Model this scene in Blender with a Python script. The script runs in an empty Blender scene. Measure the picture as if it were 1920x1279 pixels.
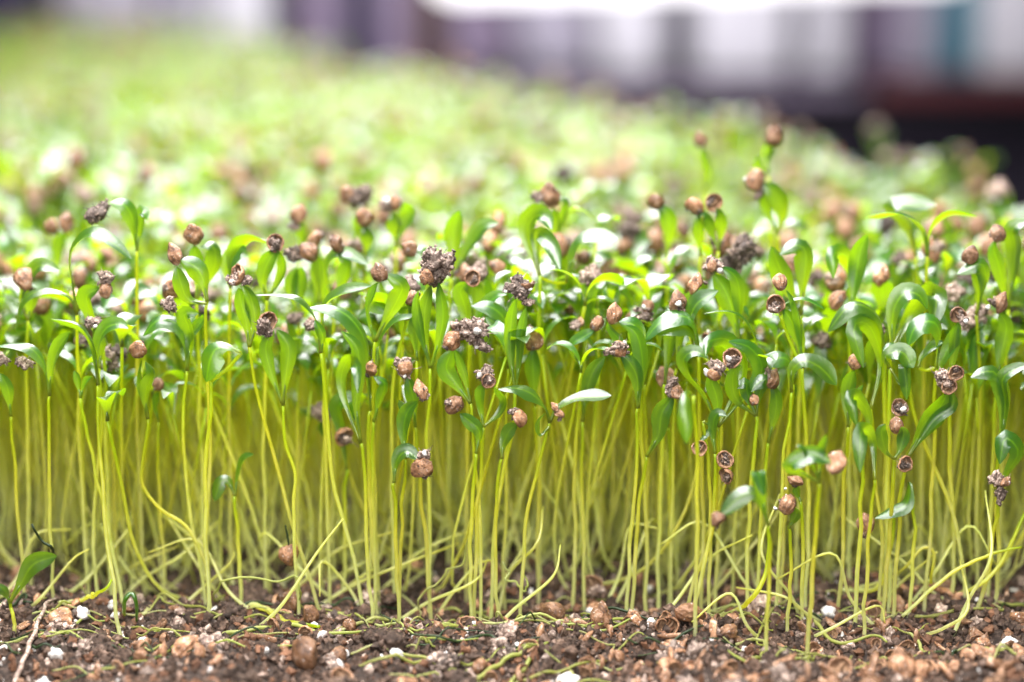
import bpy, math, random
import numpy as np
from mathutils import Vector, Matrix, Euler, Quaternion

MM = 0.001                      # everything below is worked out in millimetres
scene = bpy.context.scene
COL = scene.collection
R = math.radians

# ---------------------------------------------------------------- camera
CAM_L, CAM_H, FPX = 365.0, 126.0, 3800.0        # metres x 1000; focal length in photo pixels
PITCH = math.atan((639.5 + 120.0) / FPX)
cam_d = bpy.data.cameras.new("camera")
cam = bpy.data.objects.new("camera", cam_d)
COL.objects.link(cam)
cam.location = (0, -CAM_L * MM, CAM_H * MM)
cam.rotation_euler = (R(90) - PITCH, 0, 0)
cam_d.sensor_width = 36.0
cam_d.lens = 36.0 * FPX / 1920.0
cam_d.clip_start, cam_d.clip_end = 0.01, 30.0
cam_d.dof.use_dof = True
cam_d.dof.focus_distance = 0.370
cam_d.dof.aperture_fstop = cam_d.lens / 13.0
scene.camera = cam

# ---------------------------------------------------------------- world, lamps, exposure
world = bpy.data.worlds.new("World")
scene.world = world
world.use_nodes = True
world.node_tree.nodes["Background"].inputs[0].default_value = (0.86, 0.85, 0.92, 1)
world.node_tree.nodes["Background"].inputs[1].default_value = 0.05

def area(name, loc, size, power, aim, col=(1, 1, 1), spread=180):
    d = bpy.data.lights.new(name, 'AREA')
    d.shape = 'RECTANGLE'
    d.size, d.size_y = size[0] * MM, size[1] * MM
    d.energy = power
    d.color = col
    d.spread = R(spread)
    o = bpy.data.objects.new(name, d)
    o.location = [c * MM for c in loc]
    v = Vector(aim) - Vector(loc)
    o.rotation_euler = v.to_track_quat('-Z', 'Y').to_euler()
    COL.objects.link(o)
    return o

area("grow_lamp", (-60, 480, 430), (300, 1640), 29.0, (-60, 480, 0), (1.0, 0.985, 1.0))
area("front_fill", (-20, -820, 330), (900, 340), 8.0, (0, 0, 15), (1.0, 0.98, 0.97))  # fill added low behind the camera to brighten the stems
area("bin_row_fill", (250, 1300, 520), (900, 160), 1.1, (200, 1500, 60), (0.95, 0.92, 1.0))  # unseen light added to brighten the row of bins

scene.view_settings.view_transform = 'Standard'
scene.view_settings.look = 'None'
scene.view_settings.exposure = 0.0
scene.view_settings.gamma = 1.0
scene.render.engine = 'CYCLES'
cy = scene.cycles
cy.max_bounces = 16
cy.diffuse_bounces = 9
cy.glossy_bounces = 3
cy.transmission_bounces = 8
cy.caustics_reflective = False
cy.caustics_refractive = False
cy.sample_clamp_indirect = 20.0
cy.use_denoising = True

rng = np.random.default_rng(11)
pyr = random.Random(5)

# ---------------------------------------------------------------- pixel -> place
cP, sP = math.cos(PITCH), math.sin(PITCH)
CAMV = np.array([0.0, -CAM_L, CAM_H])
def ray(u, v):
    x, yv = (u - 959.5) / FPX, (639.5 - v) / FPX
    return np.array([x, cP + yv * sP, -sP + yv * cP])
def P(u, v, y):
    """the point on the upright plane Y=y seen at pixel (u, v)"""
    d = ray(u, v)
    return CAMV + d * ((y + CAM_L) / d[1])
def G(u, v, z=0.0):
    """the point of the ground seen at pixel (u, v)"""
    d = ray(u, v)
    return CAMV + d * ((z - CAM_H) / d[2])

# ---------------------------------------------------------------- value noise
_tab = np.random.default_rng(3).random((64, 64))
def vnoise(x, y):
    x, y = np.asarray(x, float), np.asarray(y, float)
    xi, yi = np.floor(x).astype(int), np.floor(y).astype(int)
    fx, fy = x - xi, y - yi
    fx, fy = fx * fx * (3 - 2 * fx), fy * fy * (3 - 2 * fy)
    t = lambda a, b: _tab[a % 64, b % 64]
    return (t(xi, yi) * (1 - fx) + t(xi + 1, yi) * fx) * (1 - fy) + (t(xi, yi + 1) * (1 - fx) + t(xi + 1, yi + 1) * fx) * fy
def soil_z(x, y):
    x, y = np.asarray(x, float), np.asarray(y, float)
    z = 5.6 * (vnoise(x / 17 + 9, y / 17 + 4) - .5) + 2.4 * (vnoise(x / 6, y / 6) - .5)
    z = z + 5.2 * np.exp(-((x - 19) / 20) ** 2 - ((y + 15) / 11) ** 2)
    z = z + 2.0 * np.exp(-((x + 95) / 16) ** 2 - ((y - 10) / 16) ** 2)
    return z - 0.6

# ---------------------------------------------------------------- materials
def mat(name):
    m = bpy.data.materials.new(name)
    m.use_nodes = True
    nt = m.node_tree
    nt.nodes.clear()
    return m, nt
def N(nt, kind, **kw):
    n = nt.nodes.new(kind)
    for k, v in kw.items():
        if k.startswith('i_'):
            n.inputs[k[2:].replace('_', ' ')].default_value = v
        else:
            setattr(n, k, v)
    return n
def ramp(nt, fac, stops):
    r = N(nt, 'ShaderNodeValToRGB')
    e = r.color_ramp.elements
    while len(e) < len(stops):
        e.new(0.5)
    for i, (p, c) in enumerate(stops):
        e[i].position = p
        e[i].color = (*c, 1)
    nt.links.new(fac, r.inputs[0])
    return r.outputs[0]
def rnd_of(nt):
    a = N(nt, 'ShaderNodeAttribute', attribute_name='rnd')
    o = N(nt, 'ShaderNodeObjectInfo')
    s = N(nt, 'ShaderNodeMath', operation='ADD')
    nt.links.new(a.outputs['Fac'], s.inputs[0])
    nt.links.new(o.outputs['Random'], s.inputs[1])
    f = N(nt, 'ShaderNodeMath', operation='FRACT')
    nt.links.new(s.outputs[0], f.inputs[0])
    return f.outputs[0]
def mixcol(nt, fac, a, b, blend='MIX'):
    m = N(nt, 'ShaderNodeMix', data_type='RGBA', blend_type=blend)
    for sock, v in ((m.inputs[0], fac), (m.inputs[6], a), (m.inputs[7], b)):
        if isinstance(v, (int, float)):
            sock.default_value = v
        elif isinstance(v, tuple):
            sock.default_value = (*v, 1)
        else:
            nt.links.new(v, sock)
    return m.outputs[2]
def uvxy(nt):
    t = N(nt, 'ShaderNodeUVMap')
    s = N(nt, 'ShaderNodeSeparateXYZ')
    nt.links.new(t.outputs[0], s.inputs[0])
    return s.outputs[0], s.outputs[1]
def noise(nt, scale, detail=3, rough=.55):
    t = N(nt, 'ShaderNodeTexCoord')
    n = N(nt, 'ShaderNodeTexNoise', i_Scale=scale, i_Detail=detail, i_Roughness=rough)
    nt.links.new(t.outputs['Object'], n.inputs['Vector'])
    return n
def bump(nt, h, strength, dist):
    b = N(nt, 'ShaderNodeBump', i_Strength=strength, i_Distance=dist)
    nt.links.new(h, b.inputs['Height'])
    return b.outputs[0]
def leafy(name, body, lit, gloss, trans, rough=.34, coat=0.0, veins=0.0):
    """thin plant tissue: glossy skin + light shining through it; body / lit are (uv.v -> colour) stops"""
    m, nt = mat(name)
    ux, uy = uvxy(nt)
    rd = rnd_of(nt)
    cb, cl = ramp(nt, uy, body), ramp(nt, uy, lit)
    hue = N(nt, 'ShaderNodeHueSaturation')
    mr = N(nt, 'ShaderNodeMapRange', i_To_Min=.485, i_To_Max=.515)
    nt.links.new(rd, mr.inputs['Value'])
    nt.links.new(mr.outputs[0], hue.inputs['Hue'])
    mv = N(nt, 'ShaderNodeMapRange', i_To_Min=.8, i_To_Max=1.2)
    nt.links.new(rd, mv.inputs['Value'])
    nt.links.new(mv.outputs[0], hue.inputs['Value'])
    n1 = noise(nt, 500, 3)
    cb2 = mixcol(nt, n1.outputs['Fac'], cb, tuple(c * .72 for c in body[-1][1]))
    # midrib: a paler line down the middle of the blade
    d = N(nt, 'ShaderNodeMath', operation='SUBTRACT'); d.inputs[1].default_value = .5
    nt.links.new(ux, d.inputs[0])
    a = N(nt, 'ShaderNodeMath', operation='ABSOLUTE'); nt.links.new(d.outputs[0], a.inputs[0])
    mm = N(nt, 'ShaderNodeMapRange', i_From_Min=.0, i_From_Max=.07, i_To_Min=.35, i_To_Max=0.0)
    nt.links.new(a.outputs[0], mm.inputs['Value'])
    cb3 = mixcol(nt, mm.outputs[0], cb2, lit[-1][1])
    nt.links.new(cb3, hue.inputs['Color'])
    pr = N(nt, 'ShaderNodeBsdfPrincipled', i_Roughness=rough)
    pr.inputs['Specular IOR Level'].default_value = gloss
    pr.inputs['Coat Weight'].default_value = coat; pr.inputs['Coat Roughness'].default_value = .3; pr.inputs['Coat IOR'].default_value = 1.8
    nt.links.new(hue.outputs[0], pr.inputs['Base Color'])
    n2 = noise(nt, 2600, 2)
    # side veins: shallow furrows slanting off the midrib
    w1 = N(nt, 'ShaderNodeMath', operation='MULTIPLY'); w1.inputs[1].default_value = 60; nt.links.new(uy, w1.inputs[0])
    w2 = N(nt, 'ShaderNodeMath', operation='MULTIPLY_ADD'); w2.inputs[1].default_value = -34; nt.links.new(a.outputs[0], w2.inputs[0]); nt.links.new(w1.outputs[0], w2.inputs[2])
    w3 = N(nt, 'ShaderNodeMath', operation='SINE'); nt.links.new(w2.outputs[0], w3.inputs[0])
    w4 = N(nt, 'ShaderNodeMath', operation='MULTIPLY_ADD'); w4.inputs[1].default_value = veins; nt.links.new(w3.outputs[0], w4.inputs[0]); nt.links.new(n2.outputs['Fac'], w4.inputs[2])
    bn = bump(nt, w4.outputs[0], .4, .00013)
    nt.links.new(bn, pr.inputs['Normal']); nt.links.new(bn, pr.inputs['Coat Normal'])
    tr = N(nt, 'ShaderNodeBsdfTranslucent')
    nt.links.new(cl, tr.inputs['Color'])
    mx = N(nt, 'ShaderNodeMixShader'); mx.inputs[0].default_value = trans
    nt.links.new(pr.outputs[0], mx.inputs[1]); nt.links.new(tr.outputs[0], mx.inputs[2])
    out = N(nt, 'ShaderNodeOutputMaterial')
    nt.links.new(mx.outputs[0], out.inputs[0])
    return m
def solid(name, stops, rough=.8, scale=900, spec=.3, bstr=.6, bscale=2200, bdist=.0002, detail=4, var=.35, fleck=0):
    """mottled opaque matter, each piece a little lighter or darker"""
    m, nt = mat(name)
    rd = rnd_of(nt)
    n1 = noise(nt, scale, detail)
    c = ramp(nt, n1.outputs['Fac'], stops)
    if fleck:
        n3 = noise(nt, fleck, 2)
        f1 = N(nt, 'ShaderNodeMapRange', i_From_Min=.62, i_From_Max=.68); nt.links.new(n3.outputs['Fac'], f1.inputs['Value'])
        c = mixcol(nt, f1.outputs[0], c, (.05, .03, .025))
        f2 = N(nt, 'ShaderNodeMapRange', i_From_Min=.34, i_From_Max=.30); nt.links.new(n3.outputs['Fac'], f2.inputs['Value'])
        c = mixcol(nt, f2.outputs[0], c, (.74, .66, .60))
    hsv = N(nt, 'ShaderNodeHueSaturation')
    mv = N(nt, 'ShaderNodeMapRange', i_To_Min=1 - var, i_To_Max=1 + var)
    nt.links.new(rd, mv.inputs['Value'])
    nt.links.new(mv.outputs[0], hsv.inputs['Value'])
    nt.links.new(c, hsv.inputs['Color'])
    pr = N(nt, 'ShaderNodeBsdfPrincipled', i_Roughness=rough)
    pr.inputs['Specular IOR Level'].default_value = spec
    nt.links.new(hsv.outputs[0], pr.inputs['Base Color'])
    n2 = noise(nt, bscale, 3)
    nt.links.new(bump(nt, n2.outputs['Fac'], bstr, bdist), pr.inputs['Normal'])
    out = N(nt, 'ShaderNodeOutputMaterial')
    nt.links.new(pr.outputs[0], out.inputs[0])
    return m
def emitter(name, col, s):
    m, nt = mat(name)
    e = N(nt, 'ShaderNodeEmission', i_Color=(*col, 1), i_Strength=s)
    out = N(nt, 'ShaderNodeOutputMaterial')
    nt.links.new(e.outputs[0], out.inputs[0])
    return m

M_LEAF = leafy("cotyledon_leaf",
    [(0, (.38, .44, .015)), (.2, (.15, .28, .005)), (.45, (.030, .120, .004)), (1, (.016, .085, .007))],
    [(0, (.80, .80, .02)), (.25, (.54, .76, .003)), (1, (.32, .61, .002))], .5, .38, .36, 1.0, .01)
M_STEM = leafy("pale_green_stem",
    [(0, (.93, .91, .66)), (.22, (.94, .92, .64)), (.46, (.92, .88, .34)), (.72, (.82, .78, .12)), (.85, (.50, .58, .02)), (1, (.30, .46, .015))],
    [(0, (.97, .96, .60)), (.25, (.97, .94, .28)), (.6, (.97, .91, .06)), (1, (.76, .82, .01))], .5, .62, .4, .4)
M_DRY = leafy("dark_withered_leaf",
    [(0, (.06, .09, .02)), (.5, (.03, .06, .015)), (1, (.02, .04, .012))],
    [(0, (.1, .16, .02)), (1, (.06, .1, .02))], .4, .2, .5)
M_STRAND = leafy("green_root_strand",
    [(0, (.56, .54, .28)), (.5, (.44, .44, .13)), (1, (.34, .38, .08))],
    [(0, (.7, .74, .3)), (1, (.6, .68, .14))], .4, .35, .45)
M_HUSK = solid("seed_husk_brown", [(.3, (.085, .038, .018)), (.48, (.27, .13, .06)), (.6, (.39, .21, .115)), (.74, (.62, .44, .32))], .55, 620, .5, .9, 2600, .0003, fleck=1700)
M_HUSKIN = solid("seed_husk_inside", [(.3, (.10, .05, .03)), (.6, (.30, .18, .10)), (.8, (.45, .30, .19))], .75, 900, .3, .8, 2500)
M_SOIL = solid("potting_soil", [(.3, (.020, .012, .008)), (.52, (.075, .045, .030)), (.75, (.21, .14, .105))], .85, 900, .35, 1.0, 1500, .0004, var=.6)
M_CLUMP = solid("soil_clump_grey_brown", [(.3, (.085, .056, .046)), (.48, (.20, .14, .11)), (.68, (.48, .38, .31))], .75, 1500, .4, 1.0, 2600, .0003, var=.75)
M_PERL = solid("white_perlite", [(.3, (.40, .36, .32)), (.52, (.68, .65, .61)), (.75, (.84, .83, .81))], .75, 800, .3, .8, 1800, .0004, var=.08)
M_BARK = solid("bark_fibre", [(.3, (.06, .028, .016)), (.6, (.18, .085, .045)), (.8, (.32, .18, .10))], .8, 700, .3, .8, 2000)
# ---------------------------------------------------------------- mesh building blocks (all in mm)
def cr(pts, n):
    """Catmull-Rom through pts, n+1 samples evenly spread in length"""
    p = np.asarray(pts, float)
    if len(p) == 2:
        return p[0] + (p[1] - p[0]) * np.linspace(0, 1, n + 1)[:, None]
    q = np.vstack([2 * p[0] - p[1], p, 2 * p[-1] - p[-2]])
    out = []
    for i in range(1, len(q) - 2):
        t = np.linspace(0, 1, 12, endpoint=False)[:, None]
        a, b, c, d = q[i - 1], q[i], q[i + 1], q[i + 2]
        out.append(.5 * (2 * b + (c - a) * t + (2 * a - 5 * b + 4 * c - d) * t * t + (3 * b - a - 3 * c + d) * t ** 3))
    o = np.vstack(out + [q[-2][None]])
    s = np.concatenate([[0], np.cumsum(np.linalg.norm(np.diff(o, axis=0), axis=1))])
    w = np.linspace(0, s[-1], n + 1)
    return np.stack([np.interp(w, s, o[:, k]) for k in range(3)], 1)
def tangents(p):
    t = np.gradient(p, axis=0)
    return t / (np.linalg.norm(t, axis=1)[:, None] + 1e-9)
def tube(pts, radii, sides=6, n=None, v0=0.0, v1=1.0):
    p = cr(pts, n) if n else np.asarray(pts, float)
    k = len(p)
    r = np.interp(np.linspace(0, 1, k), np.linspace(0, 1, len(radii)), radii)
    t = tangents(p)
    ref = np.array([0.31, 0.9, 0.2])
    a = np.cross(t, ref); a /= np.linalg.norm(a, axis=1)[:, None] + 1e-9
    b = np.cross(t, a)
    ang = np.linspace(0, 2 * np.pi, sides, endpoint=False)
    V = p[:, None] + r[:, None, None] * (a[:, None] * np.cos(ang)[None, :, None] + b[:, None] * np.sin(ang)[None, :, None])
    V = V.reshape(-1, 3)
    F, vv = [], np.repeat(np.linspace(v0, v1, k), sides)
    for i in range(k - 1):
        for j in range(sides):
            j2 = (j + 1) % sides
            F.append((i * sides + j, i * sides + j2, (i + 1) * sides + j2, (i + 1) * sides + j))
    F.append(tuple(range(sides))[::-1]); F.append(tuple((k - 1) * sides + j for j in range(sides)))
    return V, F, np.stack([np.full(len(V), .25), vv], 1)
W_T = [0, .10, .24, .42, .60, .76, .88, .96, 1]
W_W = [.20, .22, .36, .72, 1.0, .95, .68, .34, .06]
def petiole(p, sides=6):
    """the round stalk that runs into the blade"""
    k = max(3, int(len(p) * .34))
    return tube(p[:k], [.36, .30, .24, .08], sides, None, 0, .3)
def leaf(pts, width, r0, r1, n=14, cup=.16, wave=0.0, seg=4):
    """a cotyledon blade along pts: width in mm, roll r0..r1 degrees about its own line (0 = edge towards the front, 90 = face)"""
    p = cr(pts, n)
    t = tangents(p)
    Y = np.array([0, 1.0, 0])
    n0 = np.cross(t, Y)
    ln = np.linalg.norm(n0, axis=1)
    for i in range(len(p)):                      # keep the frame where the line runs along Y
        if ln[i] < .15:
            n0[i] = n0[i - 1] if i else np.array([1.0, 0, 0])
    n0 /= np.linalg.norm(n0, axis=1)[:, None]
    for i in range(1, len(p)):
        if np.dot(n0[i], n0[i - 1]) < 0:
            n0[i] = -n0[i]
    if np.sum(n0[:, 2] * np.abs(t[:, 0])) < 0: n0 = -n0    # a rolled blade turns its upper face to the front
    y0 = np.cross(n0, t)
    if np.sum(y0[:, 1]) < 0: y0 = -y0
    tt = np.linspace(0, 1, len(p))
    ph = np.radians(r0 + (r1 - r0) * tt)[:, None]
    w = np.cos(ph) * y0 + np.sin(ph) * n0
    nn = np.cross(t, w)
    hw = np.interp(tt, W_T, W_W) * width * .5
    V, U = [], []
    xs = np.linspace(-1, 1, seg + 1)
    for i in range(len(p)):
        for x in xs:
            off = cup * hw[i] * (x * x - .35) * 1.0 + wave * hw[i] * math.sin(9 * tt[i]) * x * .3
            V.append(p[i] + w[i] * hw[i] * x + nn[i] * off)
            U.append((.5 + .5 * x, tt[i]))
    F = []
    m = seg + 1
    for i in range(len(p) - 1):
        for j in range(seg):
            F.append((i * m + j, i * m + j + 1, (i + 1) * m + j + 1, (i + 1) * m + j))
    return join([(np.array(V), F, np.array(U)), petiole(p)])
def ico(sub):
    import bmesh
    bm = bmesh.new()
    bmesh.ops.create_icosphere(bm, subdivisions=sub, radius=1.0)
    V = np.array([v.co[:] for v in bm.verts]); F = [tuple(v.index for v in f.verts) for f in bm.faces]
    bm.free()
    return V, F
ICO = {k: ico(k) for k in (1, 2, 3, 4)}
def lump(r, sub, rough, seed, squash=(1, 1, 1)):
    g = np.random.default_rng(seed)
    V, F = ICO[sub]
    V = V.copy()
    d = np.ones(len(V))
    for k in range(14):
        a = g.normal(size=3); f = 1.2 + k * .5
        d += rough / (1 + .22 * k) * np.sin(f * V @ a + g.random() * 6.3)
    d += g.normal(size=len(V)) * rough * .28
    V = V * np.clip(d, .4, 1.8)[:, None] * r * np.array(squash)
    return V, F, np.zeros((len(V), 2))
def husk_round(seed):
    """whole coriander fruit about 4 mm across with wavy ribs and a little point"""
    g = np.random.default_rng(seed)
    nu, nv = 40, 18
    V = []
    for j in range(nv + 1):
        th = math.pi * j / nv
        for i in range(nu):
            ph = 2 * math.pi * i / nu
            rr = 1 + .085 * math.sin(th) * math.cos(10 * ph + .5 * math.sin(9 * th + seed)) + .03 * math.sin(3 * th + 2 * ph + seed)
            z = math.cos(th) * 1.06
            if th < .5: z += .22 * (1 - th / .5) ** 2
            V.append((rr * math.sin(th) * math.cos(ph), rr * math.sin(th) * math.sin(ph) * .9, z * (1.0 + .14 * (seed % 3))))
    V = np.array(V) * 2.0
    for k in range(6):
        a = g.normal(size=3); V *= (1 + .05 * np.sin((V @ a) * .9 + g.random() * 6))[:, None]
    dent = g.normal(size=3); dent /= np.linalg.norm(dent)
    V -= dent * (np.clip(V @ dent - (.5 + .9 * g.random()), 0, 1.5) * .85)[:, None]
    V += g.normal(size=V.shape) * .022
    F = []
    for j in range(nv):
        for i in range(nu):
            i2 = (i + 1) % nu
            F.append((j * nu + i, (j + 1) * nu + i, (j + 1) * nu + i2, j * nu + i2))
    return V, F, np.zeros((len(V), 2))
def husk_half(seed, depth=1.0):
    """an open half shell, hollow towards -Y, rim, thickness and a curved rib inside; returns outer+rim, and the inside"""
    nu, nv = 30, 9
    V, F = [], []
    def ring(rad, dep, j, wob):
        return [(rad * math.cos(2 * math.pi * i / nu) * (1 + wob * math.sin(3 * 2 * math.pi * i / nu + seed)), dep - (.55 * max(0, math.sin(2 * math.pi * i / nu + seed)) ** 3 + .16 * math.sin(7 * 2 * math.pi * i / nu + seed * 2)) * max(0, 1 - abs(dep) / .9),
                 rad * 1.08 * math.sin(2 * math.pi * i / nu)) for i in range(nu)]
    prof = []
    for j in range(nv + 1):                       # outside, from pole to rim
        a = math.pi / 2 * j / nv
        prof.append((2.0 * math.sin(a) + .001, 1.7 * depth * math.cos(a)))
    prof += [(1.98, -.12), (1.80, -.16), (1.66, -.05)]
    for rad, dep in prof: V += ring(rad, dep, 0, .07)
    for j in range(len(prof) - 1):
        for i in range(nu):
            i2 = (i + 1) % nu
            F.append((j * nu + i, j * nu + i2, (j + 1) * nu + i2, (j + 1) * nu + i))
    outer = (np.array(V), F, np.zeros((len(V), 2)))
    V, F = [], []
    prof = [(1.70, -.06)] + [(1.66 * math.sin(a), 1.25 * depth * math.cos(a)) for a in np.linspace(math.pi / 2, 0.02, 7)]
    for rad, dep in prof: V += ring(rad, dep, 0, .07)
    for j in range(len(prof) - 1):
        for i in range(nu):
            i2 = (i + 1) % nu
            F.append((j * nu + i, j * nu + i2, (j + 1) * nu + i2, (j + 1) * nu + i))
    V = np.array(V); gg = np.random.default_rng(seed + 50); V[nu:] += gg.normal(size=V[nu:].shape) * .06
    for q, (x0, amp) in enumerate(((.15, .9),)):
        rp = [(x0 + amp * math.sin(s * 2.2 + seed) * .5, .75 * depth - .5 * math.cos(s * 1.3) * depth, s * 1.45) for s in np.linspace(-1, 1, 7)]
        a, b, _ = tube(rp, [.14, .34, .16], 6)
        F += [tuple(k + len(V) for k in f) for f in b]; V = np.vstack([V, a])
    return outer, (V, F, np.zeros((len(V), 2)))
def join(parts):
    V, F, U, n = [], [], [], 0
    for v, f, u in parts:
        V.append(v); U.append(u); F += [tuple(k + n for k in q) for q in f]; n += len(v)
    return np.vstack(V), F, np.vstack(U)
CR_RND = []
def crumbs(seed, n, spread, gsize, fibres=6):
    """a ragged mass of soil grains and root fibres: a few lobes, fine grains all over, hairs sticking out"""
    g = np.random.default_rng(seed)
    out = []; rn = []
    sp = np.array(spread)
    lobes = [(np.zeros(3), .62)] + [(g.normal(size=3) * sp * .42, .28 + .25 * g.random()) for _ in range(4)]
    for k, (c, q) in enumerate(lobes):
        v, f, u = lump(q, 3, .3, seed * 7 + k, sp)
        out.append((v + c, f, u)); rn.append(np.full(len(v), .2))
        for m in range(int(n * (.42 if k == 0 else .2))):
            p = v[g.integers(len(v))] + c
            a, f2, u2 = lump(gsize * (.3 + g.random() ** 2 * 1.1), 1, .35, seed * 97 + k * 31 + m, 1 + .9 * (g.random(3) - .5))
            out.append((a + p, f2, u2)); rn.append(np.full(len(a), g.random()))
    for k in range(fibres):
        d = g.normal(size=3); d /= np.linalg.norm(d)
        c = d * sp * .6
        e = c + d * sp[0] * (.35 + .6 * g.random()) + g.normal(size=3) * .5
        out.append(tube([c, (c + e) / 2 + g.normal(size=3) * .25, e], [.09, .04], 3, 4)); rn.append(np.full(len(out[-1][0]), .1))
    CR_RND.append(np.concatenate(rn))
    return join(out)

def build(name, data, mats, smooth=True, midx=None, rnd=None):
    """(verts mm, faces, uv) -> mesh datablock"""
    V, F, U = data
    if rnd is None and CR_RND and len(CR_RND[-1]) == len(V): rnd = CR_RND[-1]
    me = bpy.data.meshes.new(name)
    me.from_pydata((np.asarray(V) * MM).tolist(), [], F)
    for m in (mats if isinstance(mats, (list, tuple)) else [mats]):
        me.materials.append(m)
    li = np.empty(len(me.loops), np.int32); me.loops.foreach_get('vertex_index', li)
    uv = me.uv_layers.new(name='UVMap')
    uv.data.foreach_set('uv', np.asarray(U, np.float32)[li].ravel())
    me.polygons.foreach_set('use_smooth', np.full(len(me.polygons), smooth))
    if midx is not None: me.polygons.foreach_set('material_index', np.asarray(midx, np.int32))
    if rnd is not None:
        at = me.attributes.new('rnd', 'FLOAT', 'POINT'); at.data.foreach_set('value', np.asarray(rnd, np.float32))
    me.update()
    return me
def link(name, me, parent=None, loc=None, rot=None, sc=None):
    o = bpy.data.objects.new(name, me)
    if loc is not None: o.location = [float(c) * MM for c in loc]
    if rot is not None: o.rotation_euler = rot
    if sc is not None: o.scale = sc if hasattr(sc, '__len__') else (sc, sc, sc)
    if parent is not None: o.parent = parent
    if name == 'soil_crumbs': o['kind'] = 'stuff'      # grains too small to pick apart
    COL.objects.link(o)
    return o
def tag(o, label=None, cat=None, group=None, kind=None):
    if label: o['label'] = label
    if cat: o['category'] = cat
    if group: o['group'] = group
    if kind: o['kind'] = kind
    return o

# shared pieces stuck on the leaf tips
ME_ROUND = [build('seed_husk', husk_round(s), M_HUSK) for s in (1, 4, 8, 11, 15, 18)]
_h = [husk_half(s, d) for s, d in ((0, 1.0), (2, .75), (5, .9))]
ME_HALF = [(build('seed_husk', a, M_HUSK), build('husk_lining', b, M_HUSKIN)) for a, b in _h]
ME_CRUMB_S = [build('soil_crumbs', crumbs(20 + s, 110, (1.5, 1.3, 1.0), .24, 6), M_CLUMP) for s in range(4)]
ME_CRUMB_M = [build('soil_crumbs', crumbs(40 + s, 240, sp, .27, 11), M_CLUMP) for s, sp in enumerate(((2.3, 1.9, 1.8), (1.7, 1.7, 2.4), (2.6, 1.8, 1.5), (2.0, 1.8, 2.0)))]
ME_CRUMB_L = [build('soil_crumbs', crumbs(60 + s, 420, sp, .33, 18), M_CLUMP) for s, sp in enumerate(((3.2, 2.4, 2.4), (2.5, 2.2, 3.6)))]
ME_PERL = [build('perlite_grain', lump(.8, 2, .14, 80 + s, (1, .9, .8)), M_PERL) for s in range(4)]

def pick(g, lst): return lst[int(g.integers(len(lst)))]
def add_husk(root, pos, kind, size, g):
    """kind: r whole, h half shell, rc / hc the same in a crust of soil, c soil clump with a piece of shell, d soil only"""
    s = size / 4.0 * .84
    E = lambda a: (g.normal() * a, g.normal() * a, g.random() * 6.28)
    shell = None
    if kind[0] == 'r':
        shell = link('seed_husk', pick(g, ME_ROUND), root, pos, (g.normal() * .5, g.normal() * .5, g.random() * 6.28), s)
    elif kind[0] == 'h':
        a, b = ME_HALF[g.integers(3)]
        shell = link('seed_husk', a, root, pos, (g.normal() * .3, g.normal() * .6, g.normal() * .45), s)
        link('husk_lining', b, shell)
    if kind in ('h', 'hc'): link('soil_crumbs', pick(g, ME_CRUMB_S), shell, (g.normal() * .4, .45, -.2 + g.normal() * .3), E(.8), .72 + .2 * g.random())
    if kind in ('r', 'rc'): link('soil_crumbs', pick(g, ME_CRUMB_S), shell, (g.normal() * 1.1, -.9, g.normal() * .9), E(.8), .42)
    if kind == 'r': link('soil_crumbs', pick(g, ME_CRUMB_S), shell, (g.normal() * 1.0, g.normal() * 1.0, 1.4 * g.choice([-1, 1])), E(.8), .5)
    if kind in ('rc', 'hc'):
        off = np.array([g.normal() * .8, -.3, g.normal() * .7 + (.4 if kind == 'rc' else -.6)])
        link('soil_crumbs', pick(g, ME_CRUMB_S), shell, off * 1.0, E(.8), .8 + .3 * g.random())
        if g.random() < .35: link('perlite_grain', pick(g, ME_PERL), shell, off + g.normal(size=3) * .8 + (0, -1.2, 0), E(1), .6 + .4 * g.random())
    if kind in ('c', 'd', 'D'):
        ms = ME_CRUMB_L if kind == 'D' else ME_CRUMB_M
        cl = link('soil_crumbs', pick(g, ms), root, pos, (g.normal() * .4, g.normal() * .6, g.normal() * .6), s if kind != 'D' else size / 6.0)
        if kind == 'c':
            off = np.array([g.choice([-1, 1]) * (.7 + .5 * g.random()), -1.1, g.normal() * .7])
            if g.random() < .5: link('shell_piece', pick(g, ME_ROUND), cl, off, E(.6), .62)
            else: link('shell_piece', ME_HALF[g.integers(3)][0], cl, off, (g.normal() * .5, g.normal(), g.normal() * .6 + 2.6), .72)
        for q in range(int(g.integers(0, 2)) if kind == 'd' else 1):
            d = np.array([g.normal(), -1.1 - .4 * g.random(), g.normal()]); d /= np.linalg.norm(d)
            link('perlite_grain', pick(g, ME_PERL), cl, d * 1.9, E(1), .5 + .5 * g.random())
# ---------------------------------------------------------------- the seedlings the photograph shows clearly
# (label, depth y, [node ... stem ... (u of the foot)], [leaf: (points from node to tip), width, roll0, roll1], [husk: u, v, kind, size])
H = []
def S(label, y, stem, leaves, husks=(), yb=None, r=.55): H.append((label, y, stem, leaves, husks, yb, r))
A = 35
S("tall seedling whose bent white-topped leaf holds a dark shaggy soil clump", 16, [(256, 470), (254, 600), (258, 800), (262,)],
  [([(256, 470), (250, 420), (234, 386), (205, 380)], 4.2, 25, 65), ([(256, 470), (262, 425), (266, 395), (276, 412)], 4, 60, 40)], [(183, 397, 'd', 5.2)])
S("seedling with one thin leaf arching far over above a smaller hooked leaf", 8, [(144, 590), (146, 700), (150, 850), (156,)],
  [([(144, 590), (132, 480), (168, 437), (212, 455), (246, 486)], 4, 8, 40), ([(144, 590), (128, 556), (82, 545), (42, 565), (27, 625)], 3.2, 20, 35)])
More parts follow.
